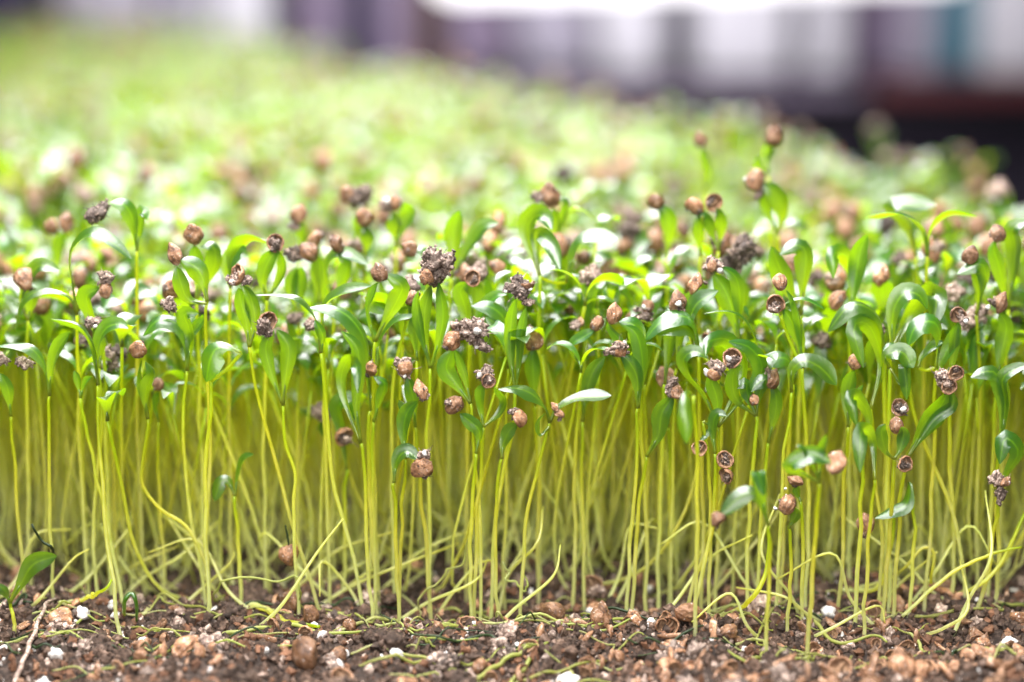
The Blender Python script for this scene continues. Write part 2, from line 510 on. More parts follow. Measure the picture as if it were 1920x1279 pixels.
S("seedling with two upright leaves topped by a small ribbed brown husk flecked white", 2, [(388, 565), (384, 650), (394, 800), (388, 960), (383,)],
  [([(388, 565), (380, 525), (362, 498), (338, 488)], 5, 60, 75), ([(388, 570), (352, 560), (338, 530), (331, 500)], 4, 70, 70)], [(328, 479, 'rc', 3.6)])
S("leaning seedling with an open half shell in a soil crust over one drooping leaf", -2, [(467, 650), (484, 740), (514, 860), (540, 965), (575, 1070), (598,)],
  [([(467, 650), (462, 610), (452, 570), (447, 540)], 4.6, 85, 85), ([(467, 650), (478, 610), (470, 560), (455, 535)], 3.6, 70, 60)], [(443, 515, 'hc', 4.6), (462, 525, 'd', 2.6)])
S("seedling with a wide green leaf under a tall soil-crusted pale shell", -4, [(530, 760), (534, 830), (552, 888), (548, 960), (556,)],
  [([(530, 760), (536, 700), (540, 650), (518, 618)], 5, 80, 85), ([(528, 755), (505, 690), (498, 650), (512, 618)], 4, 70, 80)], [(502, 603, 'hc', 4.2), (494, 618, 'd', 3.4)])
S("front seedling on the longest bare stem with a forked pair of folded leaves", -6, [(183, 722), (186, 830), (196, 960), (208, 1080), (218,)],
  [([(183, 722), (176, 655), (150, 612), (95, 598)], 4.2, -40, -25), ([(184, 722), (180, 655), (196, 616), (222, 607), (240, 616)], 4.4, 50, 40)], yb=-13, r=.62)
S("small dark soil clump perched on a short-leaved seedling behind the forked pair", 4, [(186, 690), (188, 800), (176, 950), (172,)],
  [([(186, 690), (188, 650), (182, 625), (175, 612)], 3.2, 50, 50)], [(174, 603, 'd', 3.6)])
S("slender seedling with one leaf curving out to the photo edge and one upright", 0, [(92, 742), (90, 850), (94, 1000), (92,)],
  [([(92, 742), (84, 690), (58, 655), (20, 647), (-8, 650)], 3.4, 20, 30), ([(93, 742), (96, 690), (108, 652), (131, 622)], 3.6, 65, 55)])
S("bare forked stem with two short green petioles and no broad leaf", 1, [(150, 745), (160, 815), (184, 900), (224,)],
  [([(150, 745), (146, 715), (139, 695)], 2, 40, 60), ([(150, 745), (160, 715), (172, 706)], 1.8, 40, 60)])
S("S-curved seedling capped with one plain reddish-brown husk over a curled leaf", -1, [(277, 785), (266, 870), (268, 912), (300, 955), (350, 990), (382, 1060), (390,)],
  [([(277, 785), (272, 735), (284, 700), (272, 678)], 4.4, 60, 20), ([(276, 785), (264, 730), (262, 700), (265, 676)], 2.6, 20, 20)], [(258, 657, 'r', 3.6)])
S("small dark brown husk clinging to a short dull leaf among the pale stems", 10, [(296, 790), (298, 900), (302,)],
  [([(296, 790), (292, 760), (297, 735)], 2.8, 60, 40)], [(297, 722, 'rc', 2.6)])
S("seedling with three folded pale leaf tops below a square soil-covered husk", 3, [(350, 695), (343, 850), (362, 1000), (380,)],
  [([(350, 695), (348, 640), (330, 608), (296, 602), (268, 630)], 4.6, 30, 45), ([(351, 695), (356, 630), (344, 590), (372, 588)], 4.2, 75, 60), ([(350, 690), (352, 640), (378, 600), (380, 590)], 3, 70, 50)], [(320, 574, 'd', 3.6)])
S("seedling with one broad glossy leaf folded flat to face the viewer", -5, [(395, 715), (391, 830), (386, 960), (382,)],
  [([(452, 662), (425, 650), (400, 662), (386, 716)], 6.4, 40, 70)], r=.6)
S("low seedling with a tiny blue-green tip leaf beside a dark narrow one", 3, [(440, 930), (444, 1000), (446,)],
  [([(440, 930), (428, 902), (412, 905), (402, 940)], 3.4, 55, 75), ([(440, 930), (446, 890), (456, 860), (476, 852)], 3, 40, 20)])
S("seedling with a dark cupped leaf below a hairy brown shell", 12, [(500, 560), (498, 700), (494, 850), (492,)],
  [([(500, 560), (492, 525), (502, 490), (520, 470)], 5.2, 80, 75), ([(500, 562), (520, 530), (530, 500), (522, 470)], 3, 60, 60)], [(516, 456, 'hc', 4.0)])
S("bright lime leaf curving over between two husk-topped seedlings", 16, [(432, 540), (428, 700), (430,)],
  [([(432, 540), (436, 480), (468, 449), (508, 458)], 5, -55, -20), ([(432, 540), (425, 500), (446, 470), (462, 470)], 4.6, 75, 60)])
S("seedling with a thin flat-topped arching leaf falling onto a yellow-green stem", -1, [(601, 662), (610, 770), (622, 890), (650, 1000), (682,)],
  [([(601, 662), (592, 600), (562, 560), (522, 552), (478, 553)], 4.2, -18, 10), ([(602, 660), (604, 630), (590, 600)], 2.4, 60, 60)], r=.6)
S("seedling with a long white-topped leaf bowed like a sickle", 1, [(694, 770), (690, 900), (700, 1040), (704,)],
  [([(694, 770), (684, 650), (655, 598), (618, 579), (579, 577)], 5.4, 22, 36)])
S("seedling with stacked leaves, the lowest with a bright white folded top", -5, [(676, 830), (684, 920), (690, 1050), (694,)],
  [([(676, 830), (668, 760), (672, 690), (668, 650), (640, 621)], 4.6, 75, 80), ([(676, 832, 0), (640, 730, 3), (648, 680, 2), (667, 684, -4), (670, 737, -6)], 4.2, 80, 90)])
S("little brown husk tucked behind the leaf with the white folded top", 1, [(700, 790), (698, 900), (702,)],
  [([(700, 790), (712, 750), (720, 720), (700, 705)], 3.4, 60, 40)], [(694, 694, 'rc', 3.4)])
S("seedling with a clean round ribbed tan husk between two spread leaves", 3, [(702, 640), (700, 760), (694, 900), (690,)],
  [([(702, 640), (745, 560), (752, 535), (722, 514)], 4.6, 70, 70), ([(701, 640), (690, 580), (700, 545), (708, 530)], 3, 40, 30)], [(710, 513, 'r', 3.9)])
S("white-topped narrow leaf bent out below the round tan husk", 6, [(606, 640), (610, 800), (616,)],
  [([(606, 640), (608, 575), (640, 548), (696, 536)], 4.4, 18, 30)])
S("thin sickle leaf standing off a slanting bare stem", 3, [(706, 690), (700, 830), (708,)],
  [([(706, 690), (712, 640), (740, 602), (786, 592)], 2.6, 20, 25)])
S("cupped white leaf facing up beside a slanting stem", 8, [(770, 560), (740, 700), (735, 850), (738,)],
  [([(770, 600), (700, 568), (722, 562), (735, 588)], 5.4, 30, 46)])
S("seedling crowned with the largest rust and grey soil clump of its row", 1, [(806, 690), (798, 830), (806, 1000), (802,)],
  [([(806, 690), (796, 630), (796, 580), (808, 535)], 4.4, 75, 80), ([(807, 690), (822, 640), (830, 590), (822, 530)], 4, 75, 70), ([(806, 690), (788, 620), (780, 570), (784, 545)], 2.6, 60, 60)], [(812, 506, 'D', 6.2), (800, 520, 'r', 3.2, -2.6), (832, 500, 'hc', 3.4, -1.5)])
S("seedling with a pale curled half husk beside the big rust clump", 10, [(880, 640), (876, 800), (874,)],
  [([(880, 640), (872, 580), (862, 545), (878, 530)], 5, 75, 70), ([(880, 640), (905, 580), (930, 555), (950, 552)], 4, 50, 30)], [(886, 522, 'h', 3.6)])
S("seedling carrying a bare round seed and a ragged hanging soil mass", -3, [(882, 756), (888, 860), (902, 1000), (898,)],
  [([(882, 756), (856, 720), (836, 690), (848, 655)], 4.6, 60, 80), ([(882, 756), (872, 710), (862, 680), (852, 655)], 3, 70, 70)], [(846, 640, 'r', 3.6), (890, 622, 'D', 5.8), (905, 648, 'd', 3.4)])
S("seedling with two white-edged leaves bowed over behind the ragged soil mass", 7, [(952, 690), (948, 830), (944,)],
  [([(952, 690), (948, 610), (922, 578), (884, 574)], 4.8, 35, 50), ([(952, 690), (950, 640), (934, 612), (910, 594)], 4.4, 50, 60)])
S("seedling with a pinkish soil-crusted husk over two dark twisted leaflets", -3, [(906, 800), (900, 900), (890, 1010), (886,)],
  [([(906, 800), (900, 760), (900, 735), (908, 720)], 3, 60, 60), ([(906, 800), (936, 775), (945, 750), (926, 725)], 3.2, 50, 30)], [(912, 704, 'c', 4.4)])
S("seedling with a brown and white lump sitting sideways on a dark leaf", -2, [(778, 800), (786, 900), (800, 1030), (806,)],
  [([(778, 800), (776, 760), (770, 730), (764, 705)], 3.6, 60, 70)], [(760, 692, 'c', 4.6)])
S("small seedling with a rough pink-brown husk and a white grain under it", -5, [(760, 860), (752, 960), (748, 1080), (744,)],
  [([(760, 860), (756, 800), (764, 770), (782, 752)], 3.6, 60, 70)], [(788, 734, 'rc', 3.4), (795, 742, 'd', 2.4)])
S("seedling with an upright oval husk dotted with white grains over a dark leaf", -4, [(892, 850), (884, 950), (880,)],
  [([(892, 850), (898, 810), (880, 790), (862, 776)], 3.6, 60, 60)], [(852, 760, 'rc', 3.8)])
S("low seedling with a dark torn husk and a soft dark leaf above it", 12, [(650, 880), (645, 960), (642,)],
  [([(650, 880), (640, 800), (632, 762), (656, 750), (664, 790)], 5, 60, 40)], [(645, 820, 'hc', 4.6)])
S("low-hanging husk with one white flake, on a bent-down leaf", -7, [(738, 905), (742, 1000), (746,)],
  [([(738, 905), (744, 862), (762, 846), (785, 862)], 4, 50, 50)], [(790, 877, 'rc', 4.4), (797, 890, 'd', 2.2)])
S("seedling with one long straight leaf under a T-shaped ragged brown crust", -1, [(965, 735), (955, 830), (930, 960), (918,)],
  [([(965, 735), (957, 660), (958, 600), (966, 560)], 3.8, 80, 85), ([(966, 735), (974, 670), (978, 620), (986, 575)], 2.6, 60, 60)], [(974, 538, 'c', 4.8), (990, 566, 'd', 2.4), (952, 540, 'd', 2.2)])
S("seedling spreading two thin white-topped leaves like wings, two tiny husks between", -4, [(1030, 792), (1006, 880), (986, 970), (980, 1060), (976,)],
  [([(1030, 792), (1022, 765), (1000, 742), (968, 729), (934, 730)], 4.4, 14, 28), ([(1030, 792), (1046, 765), (1086, 746), (1146, 742)], 4.6, 18, 26), ([(1030, 800), (1012, 815), (1010, 790), (1022, 775)], 2, 30, 30)], [(1041, 764, 'r', 1.8), (1049, 778, 'rc', 2.0)])
S("upright dark oval leaf seen full face on a thin stalk", 5, [(1092, 790), (1090, 900), (1096,)],
  [([(1092, 790), (1098, 740), (1112, 695), (1134, 668)], 4.6, 85, 80)])
S("pink-tan husk stuck to a short dark leaf on a leaning stem", -6, [(940, 860), (928, 960), (930, 1080), (934,)],
  [([(940, 860), (944, 830), (956, 805), (970, 796)], 3.2, 60, 70)], [(972, 786, 'rc', 3.6)])
S("seedling with a wrinkled round clump on a green leaf spotted with black", -2, [(1195, 765), (1192, 900), (1182, 1000), (1176,)],
  [([(1195, 765), (1194, 710), (1180, 680), (1163, 664)], 4.6, 82, 85), ([(1196, 765), (1204, 690), (1194, 630), (1172, 610)], 4, 60, 70)], [(1160, 655, 'd', 3.8), (1161, 656, 'rc', 3.4, -.6)])
S("clean round pale-brown husk on a lime leaf above the wrinkled clump", 1, [(1199, 700), (1204, 830), (1212, 1000), (1216,)],
  [([(1199, 700), (1198, 650), (1190, 612), (1160, 603)], 4.8, 70, 65), ([(1198, 700), (1165, 645), (1140, 612), (1146, 600)], 3, 50, 40)], [(1150, 590, 'r', 3.5)])
S("small grey-brown ragged husk beside the clean round pale-brown one", 5, [(1090, 690), (1080, 850), (1076,)],
  [([(1090, 690), (1070, 650), (1092, 632), (1116, 618)], 3.6, 35, 40)], [(1118, 608, 'rc', 3.0)])
S("seedling with two lens-shaped leaves overlapping in a wide white arch", 2, [(1309, 668), (1312, 800), (1316, 960), (1318,)],
  [([(1309, 668), (1304, 615), (1280, 594), (1240, 604), (1206, 640)], 5, 18, 40), ([(1309, 668), (1300, 628), (1275, 612), (1222, 624)], 5, 28, 38)])
S("seedling with one folded white leaf and one long thin lime arch", 4, [(1348, 690), (1350, 830), (1344,)],
  [([(1300, 650, 3), (1292, 605), (1306, 568), (1346, 545)], 5, 40, 36), ([(1420, 690, 3), (1418, 640), (1394, 596), (1362, 583), (1318, 588)], 2.8, -15, -8)])
S("lime seedling with a lumpy pink husk above a pale round seed", 9, [(1384, 640), (1386, 760), (1380, 900), (1378,)],
  [([(1384, 640), (1372, 580), (1356, 540), (1338, 515)], 5.4, 78, 80), ([(1384, 640), (1386, 560), (1378, 520), (1352, 500)], 4, 60, 60)], [(1340, 496, 'c', 4.0)])
S("pale round seed coat held on a thin green leaf before the lime seedling", 7, [(1268, 690), (1262, 850), (1260,)],
  [([(1268, 690), (1276, 620), (1284, 570), (1300, 545)], 3.8, 60, 60)], [(1304, 536, 'r', 3.6)])
S("half orange husk with white grains, just under the pale round seed coat", 5, [(1246, 720), (1240, 860), (1236,)],
  [([(1246, 720), (1254, 650), (1262, 605), (1272, 588)], 3.4, 60, 60)], [(1270, 570, 'rc', 3.8)])
S("twisted seedling with a curled striped leaf and a double pink husk cluster", -4, [(1345, 800), (1346, 880), (1338, 980), (1306, 1080), (1282,)],
  [([(1345, 800), (1320, 740), (1288, 700), (1280, 672), (1302, 658), (1328, 672)], 4, 22, 45), ([(1345, 800), (1344, 750), (1334, 715), (1346, 700)], 4.2, 80, 80), ([(1346, 800, 0), (1392, 700, 4), (1368, 640, 2), (1330, 640, -2), (1322, 668, -4)], 4.4, 70, 80), ([(1346, 800, 1), (1424, 705, 3), (1408, 655, 2), (1366, 640, 1)], 4.6, 50, 60)], [(1342, 690, 'c', 4.4, -2), (1372, 672, 'hc', 4.2)], yb=-4, r=.62)
S("ragged two-part husk on a lime leaf that droops along its stem", -3, [(1212, 856), (1198, 940), (1190, 1040), (1186,)],
  [([(1212, 856), (1234, 815), (1240, 775), (1262, 742)], 4.4, 75, 80)], [(1266, 735, 'rc', 3.4), (1262, 716, 'd', 2.4)])
S("big blurred blue-green oval leaf hanging face-on close to the viewer", -22, [(1300, 745), (1306, 900), (1308,)],
  [([(1300, 745, 3), (1288, 738, 0), (1284, 770, -2), (1287, 832, -3)], 4.6, 88, 90)], yb=-18)
S("seedling with dark strands and a ribbed brown half husk dangling beside it", -5, [(1318, 790), (1330, 900), (1334,)],
  [([(1318, 790), (1330, 800), (1326, 812), (1312, 828)], 1.4, 40, 60)], [(1311, 840, 'h', 3.4)])
S("reddish stem with two open shells stacked against it", -6, [(1340, 850), (1338, 960), (1318, 1070), (1296,)],
  [([(1340, 850), (1336, 800), (1344, 775), (1362, 780)], 3, 60, 50)], [(1359, 862, 'h', 3.8), (1360, 893, 'h', 3.6)])
S("seedling with two leaves curled into glossy white rolls over a tiny bean-shaped husk", -2, [(1417, 780), (1410, 880), (1404, 1000), (1402,)],
  [([(1417, 780), (1400, 735), (1398, 718), (1380, 728)], 3.4, 70, 50), ([(1417, 780), (1424, 735), (1436, 712), (1416, 722), (1408, 735)], 3.6, 80, 60), ([(1416, 780), (1378, 745), (1374, 700), (1390, 685)], 4.4, 70, 75)], [(1414, 750, 'r', 2.4)])
S("fuzzy olive-brown half husk above a long drooping green leaf", 0, [(1440, 830), (1428, 950), (1424,)],
  [([(1440, 830), (1452, 780), (1455, 745), (1446, 720)], 4.2, 78, 82)], [(1444, 712, 'rc', 3.8)])
S("seedling with a white saddle-shaped leaf over the fuzzy olive husk", 2, [(1486, 720), (1478, 840), (1470, 990), (1468,)],
  [([(1486, 720), (1482, 685), (1468, 672), (1440, 676), (1418, 690)], 5, 28, 40)])
S("seedling with a snow-white leaf falling away to a point, in sharp focus", -3, [(1484, 735), (1470, 850), (1462, 980), (1458,)],
  [([(1484, 735), (1484, 695), (1508, 676), (1540, 690), (1568, 722)], 6, 34, 46)])
S("tall seedling with a smooth dome seed above an open pink shell", 1, [(1504, 690), (1510, 820), (1514, 1000), (1516,)],
  [([(1504, 690), (1500, 640), (1482, 600), (1468, 580)], 4.8, 82, 80), ([(1504, 690), (1496, 600), (1484, 560), (1474, 545)], 2.8, 50, 40), ([(1462, 590), (1478, 566), (1510, 562), (1546, 580)], 2.2, 10, 20)], [(1462, 531, 'r', 3.2), (1453, 570, 'hc', 4.2)])
S("seedling with one pure white leaf arching over like a hook", 2, [(1657, 662), (1662, 800), (1664, 960), (1668,)],
  [([(1657, 662), (1650, 605), (1622, 577), (1590, 578), (1552, 622)], 5.4, 22, 40)], r=.62)
S("seedling with two tall ribbon leaves looped over side by side", 4, [(1672, 655), (1668, 760), (1660, 900), (1662, 1060), (1666,)],
  [([(1672, 655), (1674, 585), (1694, 550), (1722, 552), (1738, 580)], 5, 62, 40), ([(1672, 655, 2), (1700, 600, 8), (1742, 548, 5), (1756, 562, 2), (1748, 620, 0)], 5.4, 80, 88)], r=.62)
S("seedling with a leaf folded over a flat pale top and hanging face-on", -1, [(1632, 770), (1640, 880), (1652, 1010), (1656,)],
  [([(1632, 770, 1), (1652, 680, 4), (1630, 612, 2), (1600, 614, -2), (1618, 690, -3)], 5, 78, 86)])
S("seedling with a blazing white tongue-shaped leaf turned toward the viewer", 0, [(1754, 690), (1750, 820), (1744, 980), (1742,)],
  [([(1754, 690), (1760, 625), (1744, 604), (1716, 615), (1702, 648)], 5.6, 30, 48), ([(1720, 690), (1728, 670), (1750, 648), (1768, 642)], 2.8, 40, 40)])
S("seedling with a thin-shelled golden husk over narrow upright leaves", 3, [(1780, 720), (1782, 850), (1790, 1010), (1794,)],
  [([(1780, 720), (1788, 660), (1790, 630), (1796, 604)], 3.4, 75, 80), ([(1778, 720), (1762, 690), (1784, 640), (1800, 604)], 3.2, 60, 70)], [(1796, 591, 'hc', 3.6)])
S("pointed orange-brown husk on a dark closed leaf with a lime shoot beside it", -1, [(1590, 800), (1584, 900), (1580, 1020), (1578,)],
  [([(1590, 800), (1588, 750), (1594, 715), (1602, 694)], 3.6, 50, 60), ([(1600, 760), (1606, 740), (1618, 722)], 1.4, 60, 60)], [(1604, 678, 'r', 3.2)])
S("long lime leaf leaning up to a soil lump with two open ring shells", -4, [(1700, 858), (1690, 930), (1684,)],
  [([(1700, 858), (1735, 800), (1762, 765), (1776, 735)], 5.2, 82, 86), ([(1702, 858), (1750, 790), (1786, 760), (1782, 730)], 3, 60, 70)], [(1768, 712, 'd', 4.4), (1792, 700, 'h', 3.3, -2.2), (1779, 725, 'h', 3.4, -2.5)])
S("seedling with a broad lime hood leaf and a white leaf pointing past it", -1, [(1874, 840), (1868, 940), (1872, 1060), (1876,)],
  [([(1874, 840), (1884, 750), (1866, 702), (1842, 699), (1820, 708)], 5.2, 75, 40), ([(1876, 840), (1884, 760), (1878, 712), (1906, 690), (1935, 684)], 3.6, 50, 40)])
S("leaf with a frosted white top hanging like a tongue near the middle husks", -14, [(1640, 900), (1632, 980), (1630,)],
  [([(1640, 900, 0), (1636, 830, 3), (1618, 802, 0), (1612, 830, -2), (1612, 886, -3)], 4.8, 86, 90)])
S("short seedling with a tipped white leaf folded over a lime face", -8, [(1618, 860), (1612, 960), (1610,)],
  [([(1618, 860, 0), (1630, 790, 3), (1608, 745, 1), (1594, 748, -2), (1606, 800, -3)], 4.4, 80, 86)])
S("yellow stem with an open cup shell holding a white grain behind it", -1, [(1668, 690), (1664, 800), (1664, 960), (1668, 1080), (1672,)],
  [([(1668, 690), (1660, 668), (1690, 660), (1712, 690)], 4.6, 60, 70), ([(1668, 690), (1690, 720), (1694, 680), (1700, 750)], 4, 80, 85)], [(1686, 764, 'hc', 3.8)], r=.6)
S("dark twin leaves clasping a brown husk and a ribbed ring shell", -6, [(1676, 860), (1670, 960), (1662, 1080), (1660,)],
  [([(1676, 860), (1660, 845), (1652, 810), (1660, 795)], 4.2, 70, 80), ([(1676, 860), (1686, 845), (1694, 815), (1690, 800)], 3.6, 70, 80)], [(1682, 800, 'rc', 3.2, 1), (1697, 870, 'h', 3.5, -1.5)])
S("slanting stem running down from a small bent leaf to the open soil", 0, [(1700, 700), (1714, 780), (1740, 850), (1786, 960), (1808, 1080), (1818,)],
  [([(1700, 700), (1696, 670), (1672, 655), (1655, 662)], 4.2, 45, 60)])
S("close blurred seedling with a smooth pink husk and a lime leaf with white rim", -24, [(1536, 905), (1528, 1000), (1520,)],
  [([(1536, 905), (1500, 885), (1478, 875), (1520, 852), (1558, 868)], 4.6, 50, 65), ([(1536, 905), (1520, 860), (1505, 838), (1492, 836)], 2.6, 40, 30), ([(1536, 905), (1538, 850), (1546, 826), (1548, 815)], 2, 60, 60)], [(1566, 870, 'r', 4.0)], yb=-22)
S("blurred seedling with a small pink husk on a leaf bent toward the viewer", -26, [(1440, 985), (1442, 1060), (1440,)],
  [([(1440, 985), (1420, 930), (1390, 930), (1350, 968)], 4, 45, 65), ([(1440, 985), (1430, 940), (1420, 880), (1432, 930)], 4, 85, 90)], [(1345, 974, 'r', 2.8)], yb=-24)
S("seedling ending in a pink husk and dark crumb below two lime leaves", -10, [(1478, 990), (1482, 1080), (1484,)],
  [([(1478, 990), (1492, 965), (1485, 950)], 2.6, 60, 60)], [(1472, 946, 'rc', 4.0)])
S("small husk with a dark rosette of crumbs on a slim stem", -6, [(1500, 940), (1506, 1020), (1510,)],
  [([(1500, 940), (1494, 920), (1492, 910)], 2.2, 60, 60)], [(1492, 903, 'rc', 2.8)])
S("curled dark green leaf looped round the tall yellow stem to a flecked husk", -4, [(1712, 930), (1714, 1020), (1712,)],
  [([(1712, 930), (1706, 905), (1700, 945), (1670, 960), (1640, 972)], 4, 50, 30)], [(1623, 985, 'rc', 3.8)])
S("dark leaf hood over a torn brown husk with a black soil tip", -3, [(1872, 940), (1862, 1000), (1848, 1090), (1838,)],
  [([(1872, 940), (1886, 890), (1908, 848), (1884, 822), (1874, 870)], 4.6, 60, 70)], [(1873, 900, 'c', 3.8), (1876, 925, 'd', 3.0)])
S("short front seedling with one big soft green leaf near the photo corner", -12, [(18, 1130), (16,)],
  [([(18, 1130), (40, 1092), (62, 1058), (106, 1042)], 5, 78, 70), ([(18, 1130), (10, 1110), (-6, 1095)], 2.4, 40, 40)])
S("split soft husk pair at the photo edge beside the golden husk", 8, [(1868, 720), (1862, 860), (1860,)],
  [([(1868, 720), (1880, 650), (1886, 610), (1872, 585)], 5.4, 85, 85)], [(1874, 570, 'rc', 3.6), (1866, 568, 'd', 2.2)])
# the next rows, softly out of focus
S("tallest seedling of the bed, a grey-pink husk on a straight green neck", 52, [(1440, 330), (1450, 480), (1452, 700), (1450,)],
  [([(1440, 330), (1436, 300), (1442, 280), (1448, 265)], 4, 70, 70), ([(1440, 330), (1424, 310), (1420, 295), (1418, 290)], 3.6, 50, 40)], [(1449, 256, 'rc', 4.6)])
S("seedling with a long dangling grey husk and a white-edged curved leaf", 36, [(1458, 440), (1462, 600), (1466,)],
  [([(1458, 440), (1468, 400), (1450, 360), (1430, 345)], 5.4, 60, 70), ([(1458, 440), (1440, 400), (1432, 370), (1424, 350)], 3.6, 60, 60)], [(1417, 338, 'rc', 4.4), (1424, 362, 'd', 2.6)])
S("slim seedling with a small round rosy husk, apart from the others", 58, [(1322, 360), (1326, 560), (1328,)],
  [([(1322, 360), (1326, 320), (1320, 290), (1316, 275)], 3.4, 60, 60)], [(1313, 263, 'r', 3.4)])
S("seedling with a striped golden open husk above a white leaf", 24, [(1346, 470), (1350, 640), (1352,)],
  [([(1346, 470), (1352, 430), (1350, 405), (1342, 390)], 4.6, 70, 70), ([(1346, 470), (1332, 420), (1320, 400), (1308, 405)], 4.4, 40, 30)], [(1338, 380, 'h', 4.0)])
S("grey-brown husk leaning on the striped golden one", 25, [(1312, 480), (1310, 640), (1308,)],
  [([(1312, 480), (1312, 430), (1308, 400)], 3.8, 60, 60)], [(1303, 388, 'rc', 4.0)])
S("smooth pink oval seed on a wide lime leaf", 34, [(1250, 480), (1254, 640), (1256,)],
  [([(1250, 480), (1256, 430), (1248, 400), (1232, 388)], 6, 82, 82)], [(1230, 379, 'r', 3.8)])
S("fuzzy mauve husk beside a gleaming white patch of leaf", 32, [(1040, 460), (1046, 640), (1048,)],
  [([(1040, 460), (1042, 420), (1036, 390)], 4, 60, 60), ([(1040, 460), (1056, 410), (1062, 378), (1046, 372)], 4, 45, 40)], [(1031, 369, 'rc', 4.4)])
S("seedling with two cupped white leaves, one folded to a green point", 14, [(1012, 520), (1010, 640), (1012,)],
  [([(1012, 520, 3), (1004, 440, 4), (1030, 456, 0), (1050, 505, -3)], 5, 70, 80), ([(1012, 520, 4), (988, 430, 6), (1012, 402, 4), (1034, 430, 2)], 5.4, 50, 60), ([(1060, 530, 4), (1075, 470, 4), (1100, 446, 4), (1158, 446, 4)], 6, 22, 30)])
S("seedling with a bright lime paddle leaf standing upright", 26, [(845, 520), (842, 700), (840,)],
  [([(845, 520), (850, 470), (850, 430), (862, 396)], 5.6, 85, 85), ([(845, 520), (880, 460), (905, 425), (935, 418)], 5, 40, 45)])
S("dark mauve double husk cluster, the biggest of the blurred heads", 46, [(668, 470), (664, 640), (660,)],
  [([(668, 470), (672, 430), (676, 400)], 4.6, 60, 60)], [(678, 372, 'D', 5.2), (650, 366, 'r', 4.0)])
S("mauve-brown crusted husk next to the double cluster, grey leaf beside", 36, [(742, 460), (738, 640), (736,)],
  [([(742, 460), (740, 420), (734, 400)], 4.4, 60, 60), ([(742, 460), (756, 420), (764, 395), (756, 380)], 4.4, 60, 70)], [(732, 382, 'c', 4.6)])
S("two-lobed pink husk just in front of the double cluster", 33, [(686, 480), (682, 640), (680,)],
  [([(686, 480), (690, 450), (684, 425)], 4.2, 60, 60)], [(684, 410, 'rc', 4.2)])
S("pink-topped rounded husk over a dark crumb by the bright canopy", 40, [(562, 480), (560, 640), (556,)],
  [([(562, 480), (566, 440), (562, 415)], 4.2, 60, 60)], [(560, 402, 'r', 4.4), (552, 424, 'd', 3.0)])
S("pair of blurred brown husks over dark leaves behind the hairy shell", 22, [(562, 590), (560, 740), (556,)],
  [([(562, 590), (560, 540), (566, 500)], 5.4, 80, 80), ([(562, 590), (548, 540), (555, 500)], 4.4, 60, 60)], [(578, 474, 'rc', 4.4), (552, 478, 'd', 3.8)])
S("single small rosy husk over a long shining leaf", 19, [(626, 580), (622, 740), (620,)],
  [([(626, 580), (650, 500), (640, 480), (632, 470)], 4, 50, 50), ([(626, 580), (612, 500), (640, 474), (690, 496)], 4, 25, 40)], [(632, 459, 'rc', 3.4)])
S("smooth whitish-pink oval seed lying flat on a leaf", 20, [(800, 560), (802, 700), (804,)],
  [([(800, 560), (806, 500), (796, 472), (776, 468)], 4, 50, 40)], [(768, 467, 'r', 3.4)])
S("orange ribbed husk in a grey crust among lime leaves", 14, [(368, 560), (372, 700), (374,)],
  [([(368, 560), (372, 510), (366, 480), (364, 460)], 4.6, 70, 70), ([(368, 560), (400, 500), (398, 462), (376, 462)], 4.6, 60, 40)], [(363, 441, 'rc', 4.0)])
S("twin pale-brown round husks close together in the soft blur", 44, [(112, 520), (110, 700), (108,)],
  [([(112, 520), (108, 470), (122, 435)], 4.4, 60, 60)], [(125, 421, 'r', 4.0), (97, 424, 'r', 3.8)])
S("dark brown round husk low between two pale cupped leaves", 14, [(52, 600), (50, 740), (48,)],
  [([(52, 600), (58, 560), (50, 535)], 4.4, 60, 60), ([(52, 600), (40, 560), (68, 500), (110, 506)], 4.6, 40, 50)], [(45, 524, 'rc', 4.4)])
S("shaggy dark spiky clump with a dull orange seed beneath", 8, [(192, 650), (196, 780), (200,)],
  [([(192, 650), (170, 590), (160, 555), (186, 540)], 4.6, 60, 60)], [(198, 520, 'd', 4.0), (199, 546, 'rc', 3.2)])
S("slab-like dark soil lump hung upright between the front stems", 12, [(206, 740), (210, 860), (214,)],
  [([(206, 740), (200, 700), (200, 680)], 3.4, 60, 60)], [(200, 680, 'D', 5.4)])
S("lone husk peeking from the deep stems beside a straight pale stem", 22, [(610, 830), (612, 920), (614,)],
  [([(610, 830), (606, 800), (606, 785)], 3, 60, 60)], [(606, 775, 'd', 5.0)])
S("chunky brown half husk sunk low at the photo edge with root hairs", 2, [(20, 780), (30, 900), (34,)],
  [([(20, 780), (14, 730), (0, 700)], 3, 60, 60)], [(46, 680, 'd', 3.4), (0, 672, 'd', 3.6)])
S("soft red husk half hidden behind the ragged two-part husk", 9, [(1252, 800), (1256, 920), (1258,)],
  [([(1252, 800), (1256, 760), (1254, 740)], 3.2, 60, 60)], [(1250, 712, 'rc', 4.4)])
S("round brown husk over a dull hanging leaf, low behind the T-shaped crust", 9, [(1004, 760), (1008, 900), (1010,)],
  [([(1004, 760), (1000, 715), (998, 680), (1000, 652)], 5, 85, 85)], [(1000, 640, 'rc', 4.0)])
S("big blurred mauve soil-crusted head beneath the dangling grey husk", 24, [(1396, 600), (1392, 740), (1390,)],
  [([(1396, 600), (1392, 560), (1390, 520)], 5, 60, 60)], [(1390, 482, 'D', 5.8)])
S("shaggy brown head behind a folded white leaf and thin arch", 12, [(1208, 720), (1212, 850), (1214,)],
  [([(1208, 720), (1212, 660), (1210, 610)], 4.4, 60, 60)], [(1208, 590, 'c', 4.6)])
